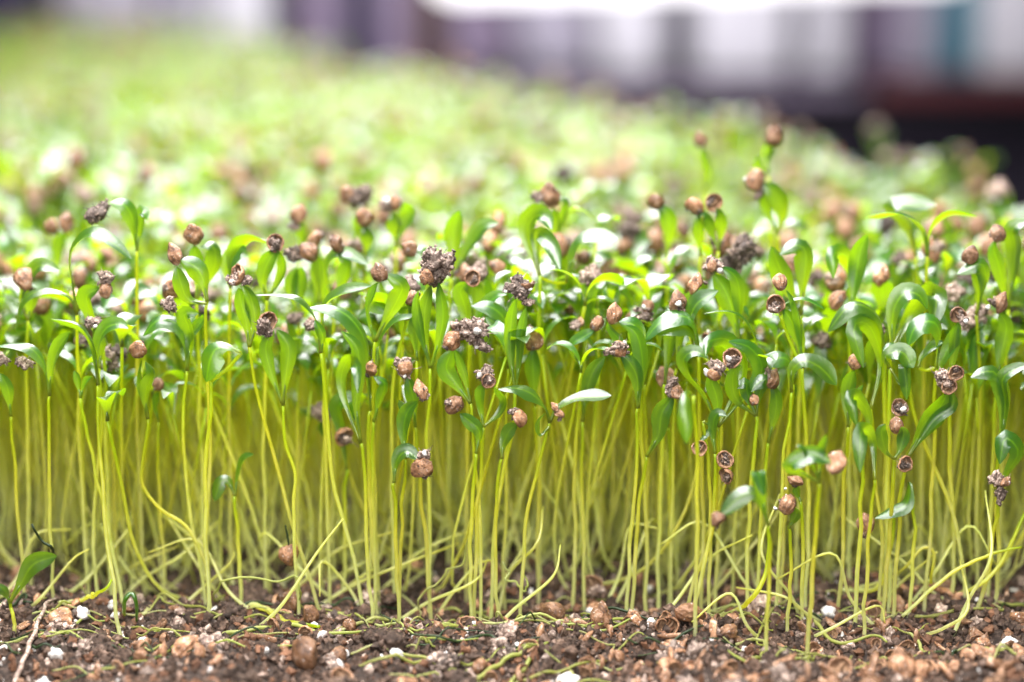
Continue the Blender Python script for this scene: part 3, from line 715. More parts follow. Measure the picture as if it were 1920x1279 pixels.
S("golden-brown round seed shell above a white boat-shaped leaf", 12, [(1830, 590), (1836, 740), (1840,)],
  [([(1830, 590), (1838, 545), (1830, 510), (1822, 492)], 4, 60, 60), ([(1830, 590), (1846, 530), (1838, 496), (1794, 514)], 4.6, 45, 60)], [(1819, 480, 'r', 4.0)])
S("elongated soft brown husk leaning against a grey-green leaf top", 16, [(1890, 580), (1884, 740), (1880,)],
  [([(1890, 580), (1872, 500), (1862, 470), (1866, 450)], 5, 70, 70), ([(1890, 580), (1902, 470), (1896, 430), (1930, 412)], 5, 35, 45)], [(1868, 440, 'rc', 3.8)])
S("white spade leaf hanging point-down before grey-green leaves", 15, [(1590, 600), (1594, 740), (1598,)],
  [([(1590, 600, 2), (1600, 520, 5), (1580, 478, 2), (1562, 478, -1), (1562, 522, -2)], 5.4, 86, 90), ([(1590, 600), (1604, 520), (1612, 470), (1626, 440)], 5.6, 70, 70)])
S("seedling with two thin lime wings arching apart from one neck", 18, [(1738, 480), (1734, 640), (1732,)],
  [([(1738, 480), (1730, 430), (1690, 400), (1620, 408)], 5, -24, -12), ([(1738, 480), (1746, 430), (1780, 402), (1832, 406)], 4.6, -26, -12)])
S("big flat white leaf top, the brightest among the blurred leaves", 30, [(1718, 480), (1722, 640), (1724,)],
  [([(1718, 480), (1700, 420), (1672, 388), (1755, 384)], 7, 30, 30)])
S("lime seedling with a broad vertical leaf under a white ragged fold", 13, [(1502, 590), (1500, 700), (1498,)],
  [([(1502, 590), (1506, 530), (1508, 470), (1486, 462), (1462, 478)], 5, 80, 60), ([(1502, 590), (1468, 520), (1450, 475), (1446, 462)], 5.4, 75, 60)])
def build_hero(rec, k):
    label, y, stem, leaves, husks, yb, r = rec
    g = np.random.default_rng(1000 + k)
    if yb is None: yb = y
    foot = P(stem[-1][0], 900, yb)
    foot[2] = float(soil_z(foot[0], foot[1])) - 1.5
    root = bpy.data.objects.new('coriander_seedling', None)
    root.empty_display_size = .004
    root.location = [float(c) * MM for c in foot]
    COL.objects.link(root)
    tag(root, label, 'seedling', 'coriander seedlings growing in the bed')
    v0, v1 = stem[0][1], 1165
    pts = []
    for q in stem[:-1]:
        f = min(1, max(0, (q[1] - v0) / (v1 - v0)))
        pts.append(P(q[0], q[1], y + (yb - y) * f ** 1.5))
    pts = [p for p in pts if p[2] > foot[2] + 4]
    pts.append(foot)
    pts = np.array(pts)
    if len(pts) == 2: pts = np.array([pts[0], pts[0] * .5 + pts[1] * .5 + g.normal(size=3) * (.5, .5, 0), pts[1]])
    r *= .60 + .14 * g.random()
    pc = cr(pts, 40); wob = np.stack([np.interp(np.linspace(0, 1, 41), np.linspace(0, 1, 9), g.normal(size=9)) for _ in range(3)], 1) * .16
    wob[0] = 0; wob[-1] = 0; pts = pc + wob * (1, 1, 0)
    V, F, U = tube(pts - foot, [r * .8, r * .88, r * .92, r * .96, r, r * .98, r * .92, r * 1.1], 8, 40, 1, 0)
    link('stem', build('stem', (V, F, U), M_STEM), root)
    for (lp, w, r0, r1) in leaves:
        if min(r0, r1) >= 68 and max(abs(a[0] - lp[0][0]) for a in lp) < 45: w *= .8
        q = [P(a[0], a[1], y + (a[2] if len(a) > 2 else 0)) for a in lp]
        gap = np.linalg.norm(q[0] - pts[0])
        if 1.0 < gap < 12:
            mid = (q[0] + pts[0]) / 2 + (0, .3, -.5)
            link('leaf_stalk', build('leaf_stalk', tube(np.array([pts[0], mid, q[0]]) - foot, [.36, .3, .34], 6, 10, .95, 1), M_STEM), root)
        s = g.choice([-1, 1])
        for i in range(1, len(q)):                        # the blade bows a little out of its plane
            if len(lp[i]) < 3: q[i] = P(lp[i][0], lp[i][1], y + s * .5 * math.sin(3 * i / len(q)) - .35 * i)
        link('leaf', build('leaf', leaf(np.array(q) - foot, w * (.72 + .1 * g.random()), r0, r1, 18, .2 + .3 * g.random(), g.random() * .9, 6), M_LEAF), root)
    for h in husks:
        dy = h[4] if len(h) > 4 else -.9
        add_husk(root, P(h[0], h[1], y + dy) - foot, h[2], h[3], g)
    return root

# ---------------------------------------------------------------- seedlings in general: a kit of forms
def make_form(g, lod):
    """one seedling standing at the origin: stem, leaf blades, heads; lod 1 fine .. 0 coarse"""
    h = 47 + g.normal() * 4
    lean = g.normal(size=2) * (8.0, 5)
    b = g.normal(size=2) * 7
    pts = np.array([(0, 0, -1.5), (b[0] * .7, b[1] * .7, h * .12), (b[0] + lean[0] * .2, b[1] + lean[1] * .2, h * .38), (b[0] + lean[0] * .6, b[1] + lean[1] * .6, h * .7), (b[0] + lean[0], b[1] + lean[1], h)])
    r = .27 + .12 * g.random()
    parts = {'stem': tube(pts, [r * 1.1, r, r, r * .95, r * .9], 7 if lod else 3, 18 if lod else 5), 'leaves': [], 'heads': []}
    top = pts[-1]
    az = g.random() * 6.28
    kind = g.choice(['open', 'husk', 'half', 'open2'], p=[.60, .13, .13, .14])
    tips = []
    for s in (0, 1):
        a = az + s * math.pi + g.normal() * .35
        L = 11 + g.normal() * 1.9
        bend = {'open': 1.9, 'open2': 2.5, 'husk': .35, 'half': (1.9, .5)[s]}[kind] + g.normal() * .25
        tilt0 = .12 if kind != 'husk' else .05
        p, th = [top.copy()], tilt0
        for i in range(8):
            th = tilt0 + bend * (i / 7) ** 1.25
            st = L / 8
            p.append(p[-1] + st * np.array([math.cos(a) * math.sin(th), math.sin(a) * math.sin(th), math.cos(th)]))
        w = (3.4 + g.normal() * .6)
        # width across the fall line: horizontal
        V, F, U = leaf_h(np.array(p), w, a, 10 if lod else 6, 4 if lod else 2, g.normal() * .35)
        parts['leaves'].append((V, F, U)); tips.append(np.array(p[-1]))
    if kind == 'husk':
        parts['heads'].append(((tips[0] + tips[1]) / 2 + (0, 0, .6), g.choice(['r', 'rc', 'hc', 'c', 'd'], p=[.18, .36, .16, .18, .12]), 3.4 + g.random() * 1.3))
    elif kind == 'half':
        parts['heads'].append((tips[1] + (0, 0, .5), g.choice(['r', 'rc', 'h', 'c'], p=[.2, .45, .15, .2]), 3.2 + g.random() * 1.2))
    parts['kind'] = kind
    return parts
def leaf_h(p, width, az, n, seg, twist):
    """blade falling along p with its width level (turned by twist)"""
    p = cr(p, n)
    t = tangents(p)
    side = np.array([-math.sin(az), math.cos(az), 0.0])
    tt = np.linspace(0, 1, len(p))
    nn = np.cross(t, side); nn /= np.linalg.norm(nn, axis=1)[:, None]
    c, s = np.cos(twist * tt)[:, None], np.sin(twist * tt)[:, None]
    w = side[None] * c + nn * s
    nv = np.cross(t, w)
    hw = np.interp(tt, W_T, W_W) * width * .5
    V, U = [], []
    for i in range(len(p)):
        for x in np.linspace(-1, 1, seg + 1):
            V.append(p[i] + w[i] * hw[i] * x + nv[i] * .2 * hw[i] * (x * x - .35)); U.append((.5 + .5 * x, tt[i]))
    m = seg + 1
    F = [(i * m + j, i * m + j + 1, (i + 1) * m + j + 1, (i + 1) * m + j) for i in range(len(p) - 1) for j in range(seg)]
    return join([(np.array(V), F, np.array(U)), petiole(p, 5)]) if seg > 2 else (np.array(V), F, np.array(U))

def edge_x(y): return 236 - .407 * y            # the bed's long side runs away to the left
def left_x(y): return -(106 + .292 * y) - 26

for k, rec in enumerate(H): build_hero(rec, k)

# individuals in the rows right behind: 26 forms, each copied with its parts
forms = []
gf = np.random.default_rng(77)
for k in range(26):
    f = make_form(gf, 1)
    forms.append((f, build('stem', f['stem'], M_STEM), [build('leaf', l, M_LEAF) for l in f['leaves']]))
protos = {}
def copy_tree(o, parent=None):
    c = o.copy(); COL.objects.link(c); c.parent = parent
    for ch in list(o.children): copy_tree(ch, c)
    return c
TXT = {'open': ('soft-focus seedling with two opened leaves and no husk, among the packed rows behind', 'opened seedlings of the packed rows behind'),
       'open2': ('soft-focus seedling with both leaves curled right down, among the packed rows behind', 'curled seedlings of the packed rows behind'),
       'husk': ('soft-focus seedling with closed leaves under a husk, among the packed rows behind', 'husk-capped seedlings of the packed rows behind'),
       'half': ('soft-focus seedling with one leaf opened and a husk on the other, packed rows behind', 'half-opened seedlings of the packed rows behind')}
gi = np.random.default_rng(21)
N_IND = 300 - len(H)
taken = []
tries = 0
while len(taken) < N_IND and tries < 20000:
    tries += 1
    y = 12 + 56 * gi.random() ** .8
    half = 96 * (365 + y) / 365 + 3
    x = (gi.random() * 2 - 1) * half
    if any((x - a) ** 2 + (y - b) ** 2 < 12 for a, b in taken): continue
    k = int(gi.integers(len(forms)))
    f, sm, lm = forms[k]
    z = float(soil_z(x, y))
    sc = (.86 + .16 * gi.random()) if y < 22 else (.94 + .14 * gi.random())
    if k not in protos:
        root = bpy.data.objects.new('coriander_seedling', None); root.empty_display_size = .004; COL.objects.link(root)
        link('stem', sm, root)
        for l in lm: link('leaf', l, root)
        for pos, kd, size in f['heads']: add_husk(root, pos, kd, size, gi)
        protos[k] = root
    else:
        root = copy_tree(protos[k])
    root.location = (x * MM, y * MM, z * MM)
    root.rotation_euler = (0, 0, gi.random() * 6.28)
    root.scale = (sc, sc, sc)
    tag(root, TXT[f['kind']][0], 'seedling', TXT[f['kind']][1])
    taken.append((x, y))

# the rest of the bed, thousands too many to count: one object
def tris(F):
    out = []
    for f in F:
        for i in range(1, len(f) - 1): out.append((f[0], f[i], f[i + 1]))
    return np.array(out, np.int64)
def _dd(k):
    d = np.random.default_rng(700 + k).normal(size=3); return d / np.linalg.norm(d) * 1.75
_hl = [lump(1.95, 2, .06, 200, (1, .95, 1.08)), join([lump(1.5, 2, .3, 201)] + [(lambda q: (q[0] + _dd(k), q[1], q[2]))(lump(.45 + .3 * ((k * 7) % 5) / 5, 1, .35, 900 + k)) for k in range(30)]), lump(1.8, 2, .12, 202, (.8, .9, 1.3))]
def merged_form(f):
    V, T, U, M = [], [], [], []
    n = 0
    def put(d, mi):
        nonlocal n
        t = tris(d[1]); V.append(d[0]); T.append(t + n); U.append(d[2]); M.append(np.full(len(t), mi)); n += len(d[0])
    put(f['stem'], 0)
    for l in f['leaves']: put(l, 1)
    for pos, kd, size in f['heads']:
        v, ff, u = _hl[1 if kd in 'cd' else 0 if kd in ('r', 'rc') else 2]
        put((v * size / 4 + pos, ff, u), 3 if kd in ('c', 'd') else 2)
        if kd in ('rc', 'hc'):
            v, ff, u = _hl[1]; put((v * .6 + pos + (.8, -.6, .6), ff, u), 3)
    return np.vstack(V), np.vstack(T), np.vstack(U), np.concatenate(M)
gl = np.random.default_rng(5)
low = [merged_form(make_form(gl, 0)) for _ in range(40)]
def scatter(name, spots, label, cat):
    V, T, U, M, RN = [], [], [], [], []
    n = 0
    for x, y, sc in spots:
        v, t, u, m = low[int(gl.integers(len(low)))]
        a = gl.random() * 6.28
        c, s = math.cos(a), math.sin(a)
        w = np.stack([v[:, 0] * c - v[:, 1] * s, v[:, 0] * s + v[:, 1] * c, v[:, 2]], 1) * sc
        w += (x, y, float(soil_z(x, y)))
        V.append(w); T.append(t + n); U.append(u); M.append(m); RN.append(np.full(len(v), gl.random())); n += len(v)
    V, T, U, M, RN = np.vstack(V) * MM, np.vstack(T), np.vstack(U), np.concatenate(M), np.concatenate(RN)
    me = big_mesh(name, V, T, U, [M_STEM, M_LEAF, M_HUSK, M_CLUMP], M, RN)
    o = link(name, me)
    return tag(o, label, cat, None, 'stuff')
def big_mesh(name, V, T, U, mats, M, RN):
    me = bpy.data.meshes.new(name)
    nt = len(T)
    me.vertices.add(len(V)); me.vertices.foreach_set('co', V.astype(np.float32).ravel())
    me.loops.add(nt * 3); me.loops.foreach_set('vertex_index', T.astype(np.int32).ravel())
    me.polygons.add(nt); me.polygons.foreach_set('loop_start', np.arange(0, nt * 3, 3, dtype=np.int32))
    for m in mats: me.materials.append(m)
    me.polygons.foreach_set('material_index', M.astype(np.int32))
    me.polygons.foreach_set('use_smooth', np.ones(nt, bool))
    uv = me.uv_layers.new(name='UVMap'); uv.data.foreach_set('uv', U[T.ravel()].astype(np.float32).ravel())
    at = me.attributes.new('rnd', 'FLOAT', 'POINT'); at.data.foreach_set('value', RN.astype(np.float32))
    me.update(); me.validate()
    return me
spots = []
y = 12.0
while y < 1250:
    step = 4.1 if y < 110 else 5.8 if y < 200 else 6.3 if y < 300 else 7.6 if y < 600 else 9.0
    x = left_x(y)
    while x < edge_x(y):
        px, py = x + gl.normal() * step * .35, y + gl.normal() * step * .35
        inside = abs(px) < 96 * (365 + py) / 365 + 3 and py < 66
        if py > 9 and (not inside or gl.random() < .1 + .9 * min(1, max(0, py - 12) / 16)) and px < edge_x(py):
            
            pn = float(vnoise(px / 26 + 3, py / 38 + 11))
            if pn > .2 or gl.random() < .45: spots.append((px, py, (.80 + .3 * pn) * (.94 + .16 * gl.random()) + .1 * (gl.random() < .06)))
        x += step
    y += step
scatter('seedling_bed', spots, 'dense out-of-focus bed of bright green seedlings stretching away to the rack', 'seedling bed')
# ---------------------------------------------------------------- soil, tray, table
def grid(name, xs, ys, zf, m):
    X, Y = np.meshgrid(xs, ys)
    Z = zf(X, Y)
    V = np.stack([X.ravel(), Y.ravel(), Z.ravel()], 1)
    nx, ny = len(xs), len(ys)
    F = [(j * nx + i, j * nx + i + 1, (j + 1) * nx + i + 1, (j + 1) * nx + i) for j in range(ny - 1) for i in range(nx - 1)]
    return link(name, build(name, (V, F, np.zeros((len(V), 2))), m))
def soil_fine(x, y):
    z = soil_z(x, y) + 1.3 * (vnoise(x / 2.1, y / 2.1) - .5) + .8 * (vnoise(x / .9 + 7, y / .9) - .5)
    return z
o = grid('soil', np.arange(-150, 150.1, .8), np.arange(-72, 45, .8), soil_fine, M_SOIL); tag(o, kind='structure')
def bed_back(name):
    ys = np.linspace(44, 1262, 90); V = []; nx = 26
    for yy in ys:
        for t in np.linspace(0, 1, nx):
            x = left_x(yy) - 12 + (edge_x(yy) + 4 - left_x(yy) + 12) * t
            V.append((x, yy, float(soil_z(x, yy)) - .4))
    F = [(j * nx + i, j * nx + i + 1, (j + 1) * nx + i + 1, (j + 1) * nx + i) for j in range(len(ys) - 1) for i in range(nx - 1)]
    return link(name, build(name, (np.array(V), F, np.zeros((len(V), 2))), M_SOIL))
tag(bed_back('soil'), kind='structure')

def box(c, s, bev=0.0):
    """box with softened edges centred at c"""
    import bmesh
    bm = bmesh.new()
    bmesh.ops.create_cube(bm, size=1)
    for v in bm.verts: v.co = (v.co.x * s[0], v.co.y * s[1], v.co.z * s[2])
    if bev: bmesh.ops.bevel(bm, geom=bm.edges[:], offset=bev, segments=3, affect='EDGES', profile=.5)
    V = np.array([v.co[:] for v in bm.verts]) + np.array(c); F = [tuple(v.index for v in f.verts) for f in bm.faces]
    bm.free()
    return V, F, np.zeros((len(V), 2))
def plain(name, col, rough=.5, spec=.4, vary=.12):
    return solid(name, [(.3, tuple(c * (1 - vary) for c in col)), (.7, tuple(min(1, c * (1 + vary)) for c in col))], rough, 12, spec, .15, 60, .0008, 3, .06)
M_BLACK = plain('black_plastic', (.014, .013, .016), .55)
M_TABLE = plain('dark_bench_top', (.008, .007, .010), 1.0, .0)
M_WHITE = plain('white_plastic', (.62, .60, .66), .5)
M_GREY = plain('lavender_grey_plastic', (.36, .33, .41), .55)
M_MAUVE = plain('mauve_grey_plastic', (.19, .145, .22), .6)
M_NAVY = plain('navy_plastic', (.035, .03, .075), .5)
M_TEAL = plain('teal_plastic', (.03, .16, .22), .5)
M_RED = plain('dark_red_plastic', (.09, .012, .018), .6)
M_BROWN = plain('dark_brown_board', (.06, .03, .02), .7)
M_WALL = plain('dim_wall_paint', (.16, .13, .20), .9)
M_METAL = plain('grey_metal', (.35, .35, .38), .35)

# growing tray: black, its long side follows the edge of the crop
def tray():
    root = bpy.data.objects.new('planting_tray', None); root.location = (0, 0, -.03); COL.objects.link(root)
    tag(root, 'long black planting tray holding the soil and the green bed', 'tray')
    z = 30.0
    def wall(a, b, th, z0, z1, name):
        a, b = np.array(a, float), np.array(b, float)
        d = (b - a) / np.linalg.norm(b - a); n = np.array([-d[1], d[0]]) * th
        q = [a, b, b + n, a + n]
        V = np.array([(p[0], p[1], z0 + z) for p in q] + [(p[0], p[1], z1 + z) for p in q])
        F = [(3, 2, 1, 0), (4, 5, 6, 7), (0, 1, 5, 4), (1, 2, 6, 5), (2, 3, 7, 6), (3, 0, 4, 7)]
        link(name, build(name, (V, F, np.zeros((8, 2))), M_BLACK, False), root)
    e0, e1 = (edge_x(-80) + 6, -80), (edge_x(1270) + 6, 1270)
    l0, l1 = (left_x(-80) - 16, -80), (left_x(1270) - 16, 1270)
    wall(e1, e0, 4, -29, 8, 'side_wall'); wall(l0, l1, 4, -29, 8, 'side_wall')
    wall((l1[0], 1274), (e1[0], 1274), 4, -29, 8, 'end_wall'); wall((e0[0], -84), (l0[0], -84), 4, -29, 4, 'end_wall')
    V = np.array([(l0[0], -80, 1), (e0[0], -80, 1), (e1[0], 1270, 1), (l1[0], 1270, 1), (l0[0], -80, 22), (e0[0], -80, 22), (e1[0], 1270, 22), (l1[0], 1270, 22)], float)
    link('tray_floor', build('tray_floor', (V, [(3, 2, 1, 0), (4, 5, 6, 7), (0, 1, 5, 4), (1, 2, 6, 5), (2, 3, 7, 6), (3, 0, 4, 7)], np.zeros((8, 2))), M_BLACK, False), root)
tray()
o = link('table_top', build('table_top', box((200, 800, -45), (3200, 2600, 28), 3), M_TABLE, False)); tag(o, kind='structure')
o = link('wall', build('wall', box((200, 2400, 300), (6000, 40, 1600)), M_WALL, False)); tag(o, kind='structure')

# ---------------------------------------------------------------- what lies on the soil
gs = np.random.default_rng(31)
def ground_spot(y0, y1):
    y = y0 + (y1 - y0) * gs.random()
    x = (gs.random() * 2 - 1) * (98 * (365 + y) / 365)
    return x, y
# crumbs: one heap nobody could count
def crumb_heap(name, n, m, size, label, y0=-58, y1=40):
    V, T, RN = [], [], []
    k = 0
    bases = [lump(1, 1, .3, 300 + s, 1 + .6 * (gs.random(3) - .5)) for s in range(14)] + [lump(1, 2, .24, 330 + s, 1 + .5 * (gs.random(3) - .5)) for s in range(6)]
    tb = [tris(b[1]) for b in bases]
    for _ in range(n):
        x, y = ground_spot(y0, y1); x *= 1.3
        q = int(gs.integers(len(bases)))
        r = size * (.25 + 1.1 * gs.random() ** 2.2)
        a = gs.random() * 6.28; c, s = math.cos(a), math.sin(a)
        v = bases[q][0] * r
        v = np.stack([v[:, 0] * c - v[:, 1] * s, v[:, 0] * s + v[:, 1] * c, v[:, 2]], 1) + (x, y, float(soil_fine(x, y)) + r * .25)
        V.append(v); T.append(tb[q] + k); RN.append(np.full(len(v), gs.random())); k += len(v)
    V, T, RN = np.vstack(V) * MM, np.vstack(T), np.concatenate(RN)
    me = big_mesh(name, V, T, np.zeros((len(V), 2)), [m], np.zeros(len(T)), RN)
    me.polygons.foreach_set('use_smooth', np.zeros(len(T), bool))
    return tag(link(name, me), label, 'soil crumbs', None, 'stuff')
crumb_heap('soil_crumbs', 18000, M_SOIL, .8, 'dark crumbs of potting soil strewn over the bed')
crumb_heap('bark_crumbs', 4700, M_BARK, .75, 'reddish-brown bark crumbs scattered through the soil', -58, 20)
crumb_heap('grey_crumbs', 3100, M_CLUMP, .75, 'grey-brown fluffy peat crumbs scattered over the soil', -58, 25)
crumb_heap('perlite_crumbs', 900, M_PERL, .42, 'tiny white perlite specks sprinkled on the soil', -58, 30)

def lie(name, me, x, y, up, rot, sc, label, cat, group, kids=()):
    o = link(name, me, None, (x, y, float(soil_z(x, y)) + up), rot, sc)
    tag(o, label, cat, group)
    for nm, k in kids: link(nm, k, o)
    return o
def at(u, v): p = G(u, v, 1.0); return float(p[0]), float(p[1])
ME_FLAKE = []
for s, (a, b, c) in enumerate(((2.0, 1.3, .5), (1.6, 1.6, .6), (2.4, 1.0, .7))): ME_FLAKE.append(build('husk_flake', lump(1.0, 2, .2, 400 + s, (a, b, c)), M_HUSK))
ME_STONE = [build('perlite', lump(1.7, 3, .12, 420 + s, 1 + .5 * (np.random.default_rng(s).random(3) - .6)), M_PERL) for s in range(5)]
ME_CL = [build('soil_clump', crumbs(440 + s, 200, sp, .45, 8), M_CLUMP if s % 2 else M_SOIL) for s, sp in enumerate(((3.0, 2.4, 1.8), (2.4, 2.6, 2.0), (3.6, 2.6, 2.0), (2.2, 2.0, 1.6)))]
# the ones that stand out
GH = 'coriander husks lying on the soil'
def husk_at(u, v, kind, label, sc=1.0, up=1.2, rot=None):
    x, y = at(u, v)
    rt = rot if rot is not None else (gs.normal() * .6, gs.normal() * .6, gs.random() * 6.28)
    if kind == 'r': return lie('coriander_husk', pick(gs, ME_ROUND), x, y, up, rt, sc, label, 'seed husk', GH)
    a, b = pick(gs, ME_HALF)
    return lie('coriander_husk', a, x, y, up, rt, sc, label, 'seed husk', GH, [('husk_lining', b)])
husk_at(923, 1098, 'h', 'small ring-shaped half husk standing open at the foot of the stems', .85, 2.2, (.1, .2, .1))
husk_at(1036, 1178, 'r', 'smooth pale tan whole seed on the crumb mound, the brightest of the mound', 1.05, 2.4)
husk_at(575, 1238, 'r', 'large blurred round orange-brown seed near the bottom edge', 1.35, 1.8)
husk_at(1640, 1158, 'h', 'half husk with curled ridges lying open beside a pale stem foot', 1.0, 1.8, (-.4, .2, .2))
husk_at(545, 1150, 'r', 'dark ribbed whole husk touching a thin hanging root', .95, 1.6)
husk_at(580, 1168, 'r', 'reddish whole husk next to the dark ribbed one', .85, 1.4)
husk_at(1575, 1262, 'h', 'blurred open husk ring beside a curled green strand', 1.05, 1.6, (-.6, .1, -.3))
husk_at(1690, 1258, 'r', 'flat round beige seed low near the bottom edge', 1.1, 1.4)
husk_at(1125, 1185, 'r', 'reddish oval seed on the crumb mound beside a white grain', .95, 2.0)
husk_at(1292, 1195, 'r', 'rust-coloured husk on dark crumbs beneath a long bent stem', 1.0, 1.8)
husk_at(1365, 1208, 'r', 'small red-brown husk enclosed by a green strand loop', .8, 1.5)
husk_at(640, 1262, 'h', 'broken husk cup at the bottom edge beside white grains', 1.0, 1.4, (-.7, 0, .5))
husk_at(115, 1180, 'r', 'dark blurred orange husk beside the whitest perlite grain', 1.0, 1.6)
husk_at(345, 1228, 'r', 'pale-centred husk among green strands near the corner', .95, 1.6)
x, y = at(1110, 1122)
o = lie('coriander_husk', ME_HALF[0][0], x, y, 4.0, (.3, 2.4, .2), .95, 'ribbed husk stack capped with grey crumbs on top of the mound', 'seed husk', GH, [('husk_lining', ME_HALF[0][1])])
link('soil_crumbs', ME_CRUMB_S[1], o, (0.2, -.4, 1.2))
x, y = at(1768, 1138)
lie('husk_flake', ME_FLAKE[2], x, y, 2.2, (.4, .5, .3), 1.15, 'splintered orange husk flake under a crossing pale stem', 'husk flake', None)
GP = 'white perlite grains on the soil'
def perl_at(u, v, s, label, up=.8):
    x, y = at(u, v); return lie('perlite', pick(gs, ME_STONE), x, y, up * .7, (gs.random() * 6, gs.random() * 6, gs.random() * 6), s * .72, label, 'perlite grain', GP)
perl_at(155, 1172, 1.3, 'chunky snow-white perlite grain beside the long front stem foot')
perl_at(405, 1150, .85, 'small white cube-like perlite grain at the foot of a stem cluster')
perl_at(602, 1205, .8, 'little round white perlite grain above the large blurred orange seed')
perl_at(1066, 1252, 1.35, 'large white double perlite grain near the bottom of the mound')
perl_at(1218, 1198, .95, 'round white perlite grain on the mound slope')
perl_at(75, 1258, 1.1, 'soft white perlite grain at the bottom corner')
perl_at(105, 1228, 1.25, 'elongated grey-white perlite grain above the bottom corner')
perl_at(1890, 1196, 1.2, 'grey-white perlite lump at the far end of the dark soil')
perl_at(1425, 1158, .9, 'rough white perlite grain between stem feet near a bent stem')
perl_at(745, 1228, 1.1, 'blurred white perlite grain among reddish crumbs')
o = perl_at(1556, 1150, 1.5, 'large cream perlite stone with an orange-stained top by the stems', 1.2)
link('orange_crust', build('orange_crust', lump(1.35, 2, .2, 470, (1, .8, .4)), M_BARK), o, (0.3, -.2, 1.35))
# and the many
for k in range(210):
    x, y = ground_spot(-44, 14) if k < 160 else ground_spot(12, 40)
    t = gs.random()
    rot = (gs.normal() * .9, gs.normal() * .9, gs.random() * 6.28)
    sc = .5 + .42 * gs.random()
    if t < .2: lie('coriander_husk', pick(gs, ME_ROUND), x, y, .5 + .9 * gs.random(), rot, sc * .85, 'plain whole brown husk half sunk among the soil crumbs', 'seed husk', 'whole husks sunk in the crumbs')
    elif t < .55:
        a, b = pick(gs, ME_HALF)
        lie('coriander_husk', a, x, y, .9, (rot[0] - .5, rot[1], gs.normal() * .9), sc, 'open brown half husk lying loose among the soil crumbs', 'seed husk', 'half husks loose in the crumbs', [('husk_lining', b)])
    else: lie('husk_flake', pick(gs, ME_FLAKE), x, y, .7, rot, sc, 'thin reddish-brown husk flake among the soil crumbs', 'husk flake', 'husk flakes in the crumbs')
for k in range(90):
    x, y = 2 + 92 * gs.random(), -40 + 32 * gs.random()
    if k % 3: lie('husk_flake', pick(gs, ME_FLAKE), x, y, .9, (gs.normal() * .9, gs.normal() * .9, gs.random() * 6.28), .55 + .5 * gs.random(), 'thin reddish-brown husk flake among the soil crumbs', 'husk flake', 'husk flakes in the crumbs')
    else:
        a, b = pick(gs, ME_HALF)
        lie('coriander_husk', a, x, y, 1.0, (gs.normal() * .8 - .4, gs.normal() * .8, gs.normal()), .5 + .4 * gs.random(), 'open brown half husk lying loose among the soil crumbs', 'seed husk', 'half husks loose in the crumbs', [('husk_lining', b)])
for k in range(46):
    x, y = ground_spot(-46, 22)
    lie('perlite', pick(gs, ME_STONE), x, y, .5, (gs.random() * 6, gs.random() * 6, gs.random() * 6), .28 + .42 * gs.random() ** 1.5, 'ordinary white perlite grain bedded in the soil crumbs', 'perlite grain', 'perlite grains bedded in the crumbs')
for k in range(60):
    x, y = ground_spot(-46, 30)
    lie('soil_clump', pick(gs, ME_CL), x, y, .3, (gs.normal() * .3, gs.normal() * .3, gs.random() * 6.28), .6 + .7 * gs.random(), 'fluffy brown soil clump lying among smaller crumbs', 'soil clump', 'soil clumps on the bed')

# fallen stems and root strands
def strand(name, uv, r, m, label, group, cat='fallen stem', lift=None, wob=.5, sides=6):
    pts = []
    for i, q in enumerate(uv):
        p = G(q[0], q[1], 1.2) if len(q) == 2 else P(q[0], q[1], q[2])
        if len(q) == 2: p[2] = soil_z(p[0], p[1]) + 1.1
        pts.append(p)
    pts = cr(np.array(pts), 40)
    w = np.stack([np.interp(np.linspace(0, 1, 41), np.linspace(0, 1, 16), gs.normal(size=16)) for _ in range(3)], 1) * wob * .4
    pts = pts + w
    o = np.array(pts[0])
    r *= .74
    V, F, U = tube(pts - o, [r * .8, r, r, r * .9, r * .55], sides, 40)
    ob = link(name, build(name, (V, F, U), m), None, o)
    return tag(ob, label, cat, group)
GS = 'fallen stems and roots on the soil'
strand('fallen_stem', [(265, 1158), (300, 1135), (330, 1128)], .55, M_STEM, 'short thick pale stem piece leaning over a dark hollow', GS)
strand('fallen_stem', [(415, 1150), (470, 1145), (500, 1152), (540, 1170), (600, 1180)], .75, M_STEM, 'thickest pale cream root arching along the soil to reddish husks', GS)
strand('fallen_stem', [(640, 1185), (690, 1168), (740, 1162), (790, 1168), (850, 1182), (900, 1195)], .5, M_STRAND, 'long yellow-green stem lying along the foot of the rows', GS)
strand('fallen_stem', [(700, 1172), (780, 1172), (860, 1168), (930, 1170)], .38, M_STRAND, 'straight thin pale strand stretched beside the long yellow-green stem', GS)
strand('fallen_stem', [(430, 1215), (420, 1190), (470, 1180), (540, 1185), (620, 1195), (690, 1190)], .55, M_STRAND, 'mossy green stem mat strand in front of the cream root', GS)
strand('fallen_stem', [(110, 1158), (150, 1150), (190, 1108, -14), (210, 1092, -14)], .5, M_STEM, 'bent yellow stem rising behind the long front stem foot', GS)
strand('hooped_sprout', [(233, 1158), (233, 1128, -12), (245, 1112, -12), (255, 1130, -12), (256, 1165)], .55, M_LEAF, 'tiny bright green sprout bent into a hoop over the soil', None, 'hooped sprout', wob=.1)
strand('dangling_root', [(535, 985, -2), (538, 1000, -2), (541, 1024, -2)], .32, M_DRY, 'dark shrivelled stalk hanging down with a round husk on its end', None, 'dangling stalk', wob=.1)
o = bpy.data.objects['dangling_root']; pp = P(542, 1041, -2) - np.array(o.location) / MM
link('seed_husk', ME_ROUND[1], o, pp, (.2, .1, .4), .88)
strand('withered_shoot', [(100, 1060), (98, 1030, -5), (80, 1016, -6), (62, 990, -7), (58, 982, -7)], .5, M_DRY, 'dark withered shoot curled like a claw near the photo corner', None, 'withered shoot', wob=.2)
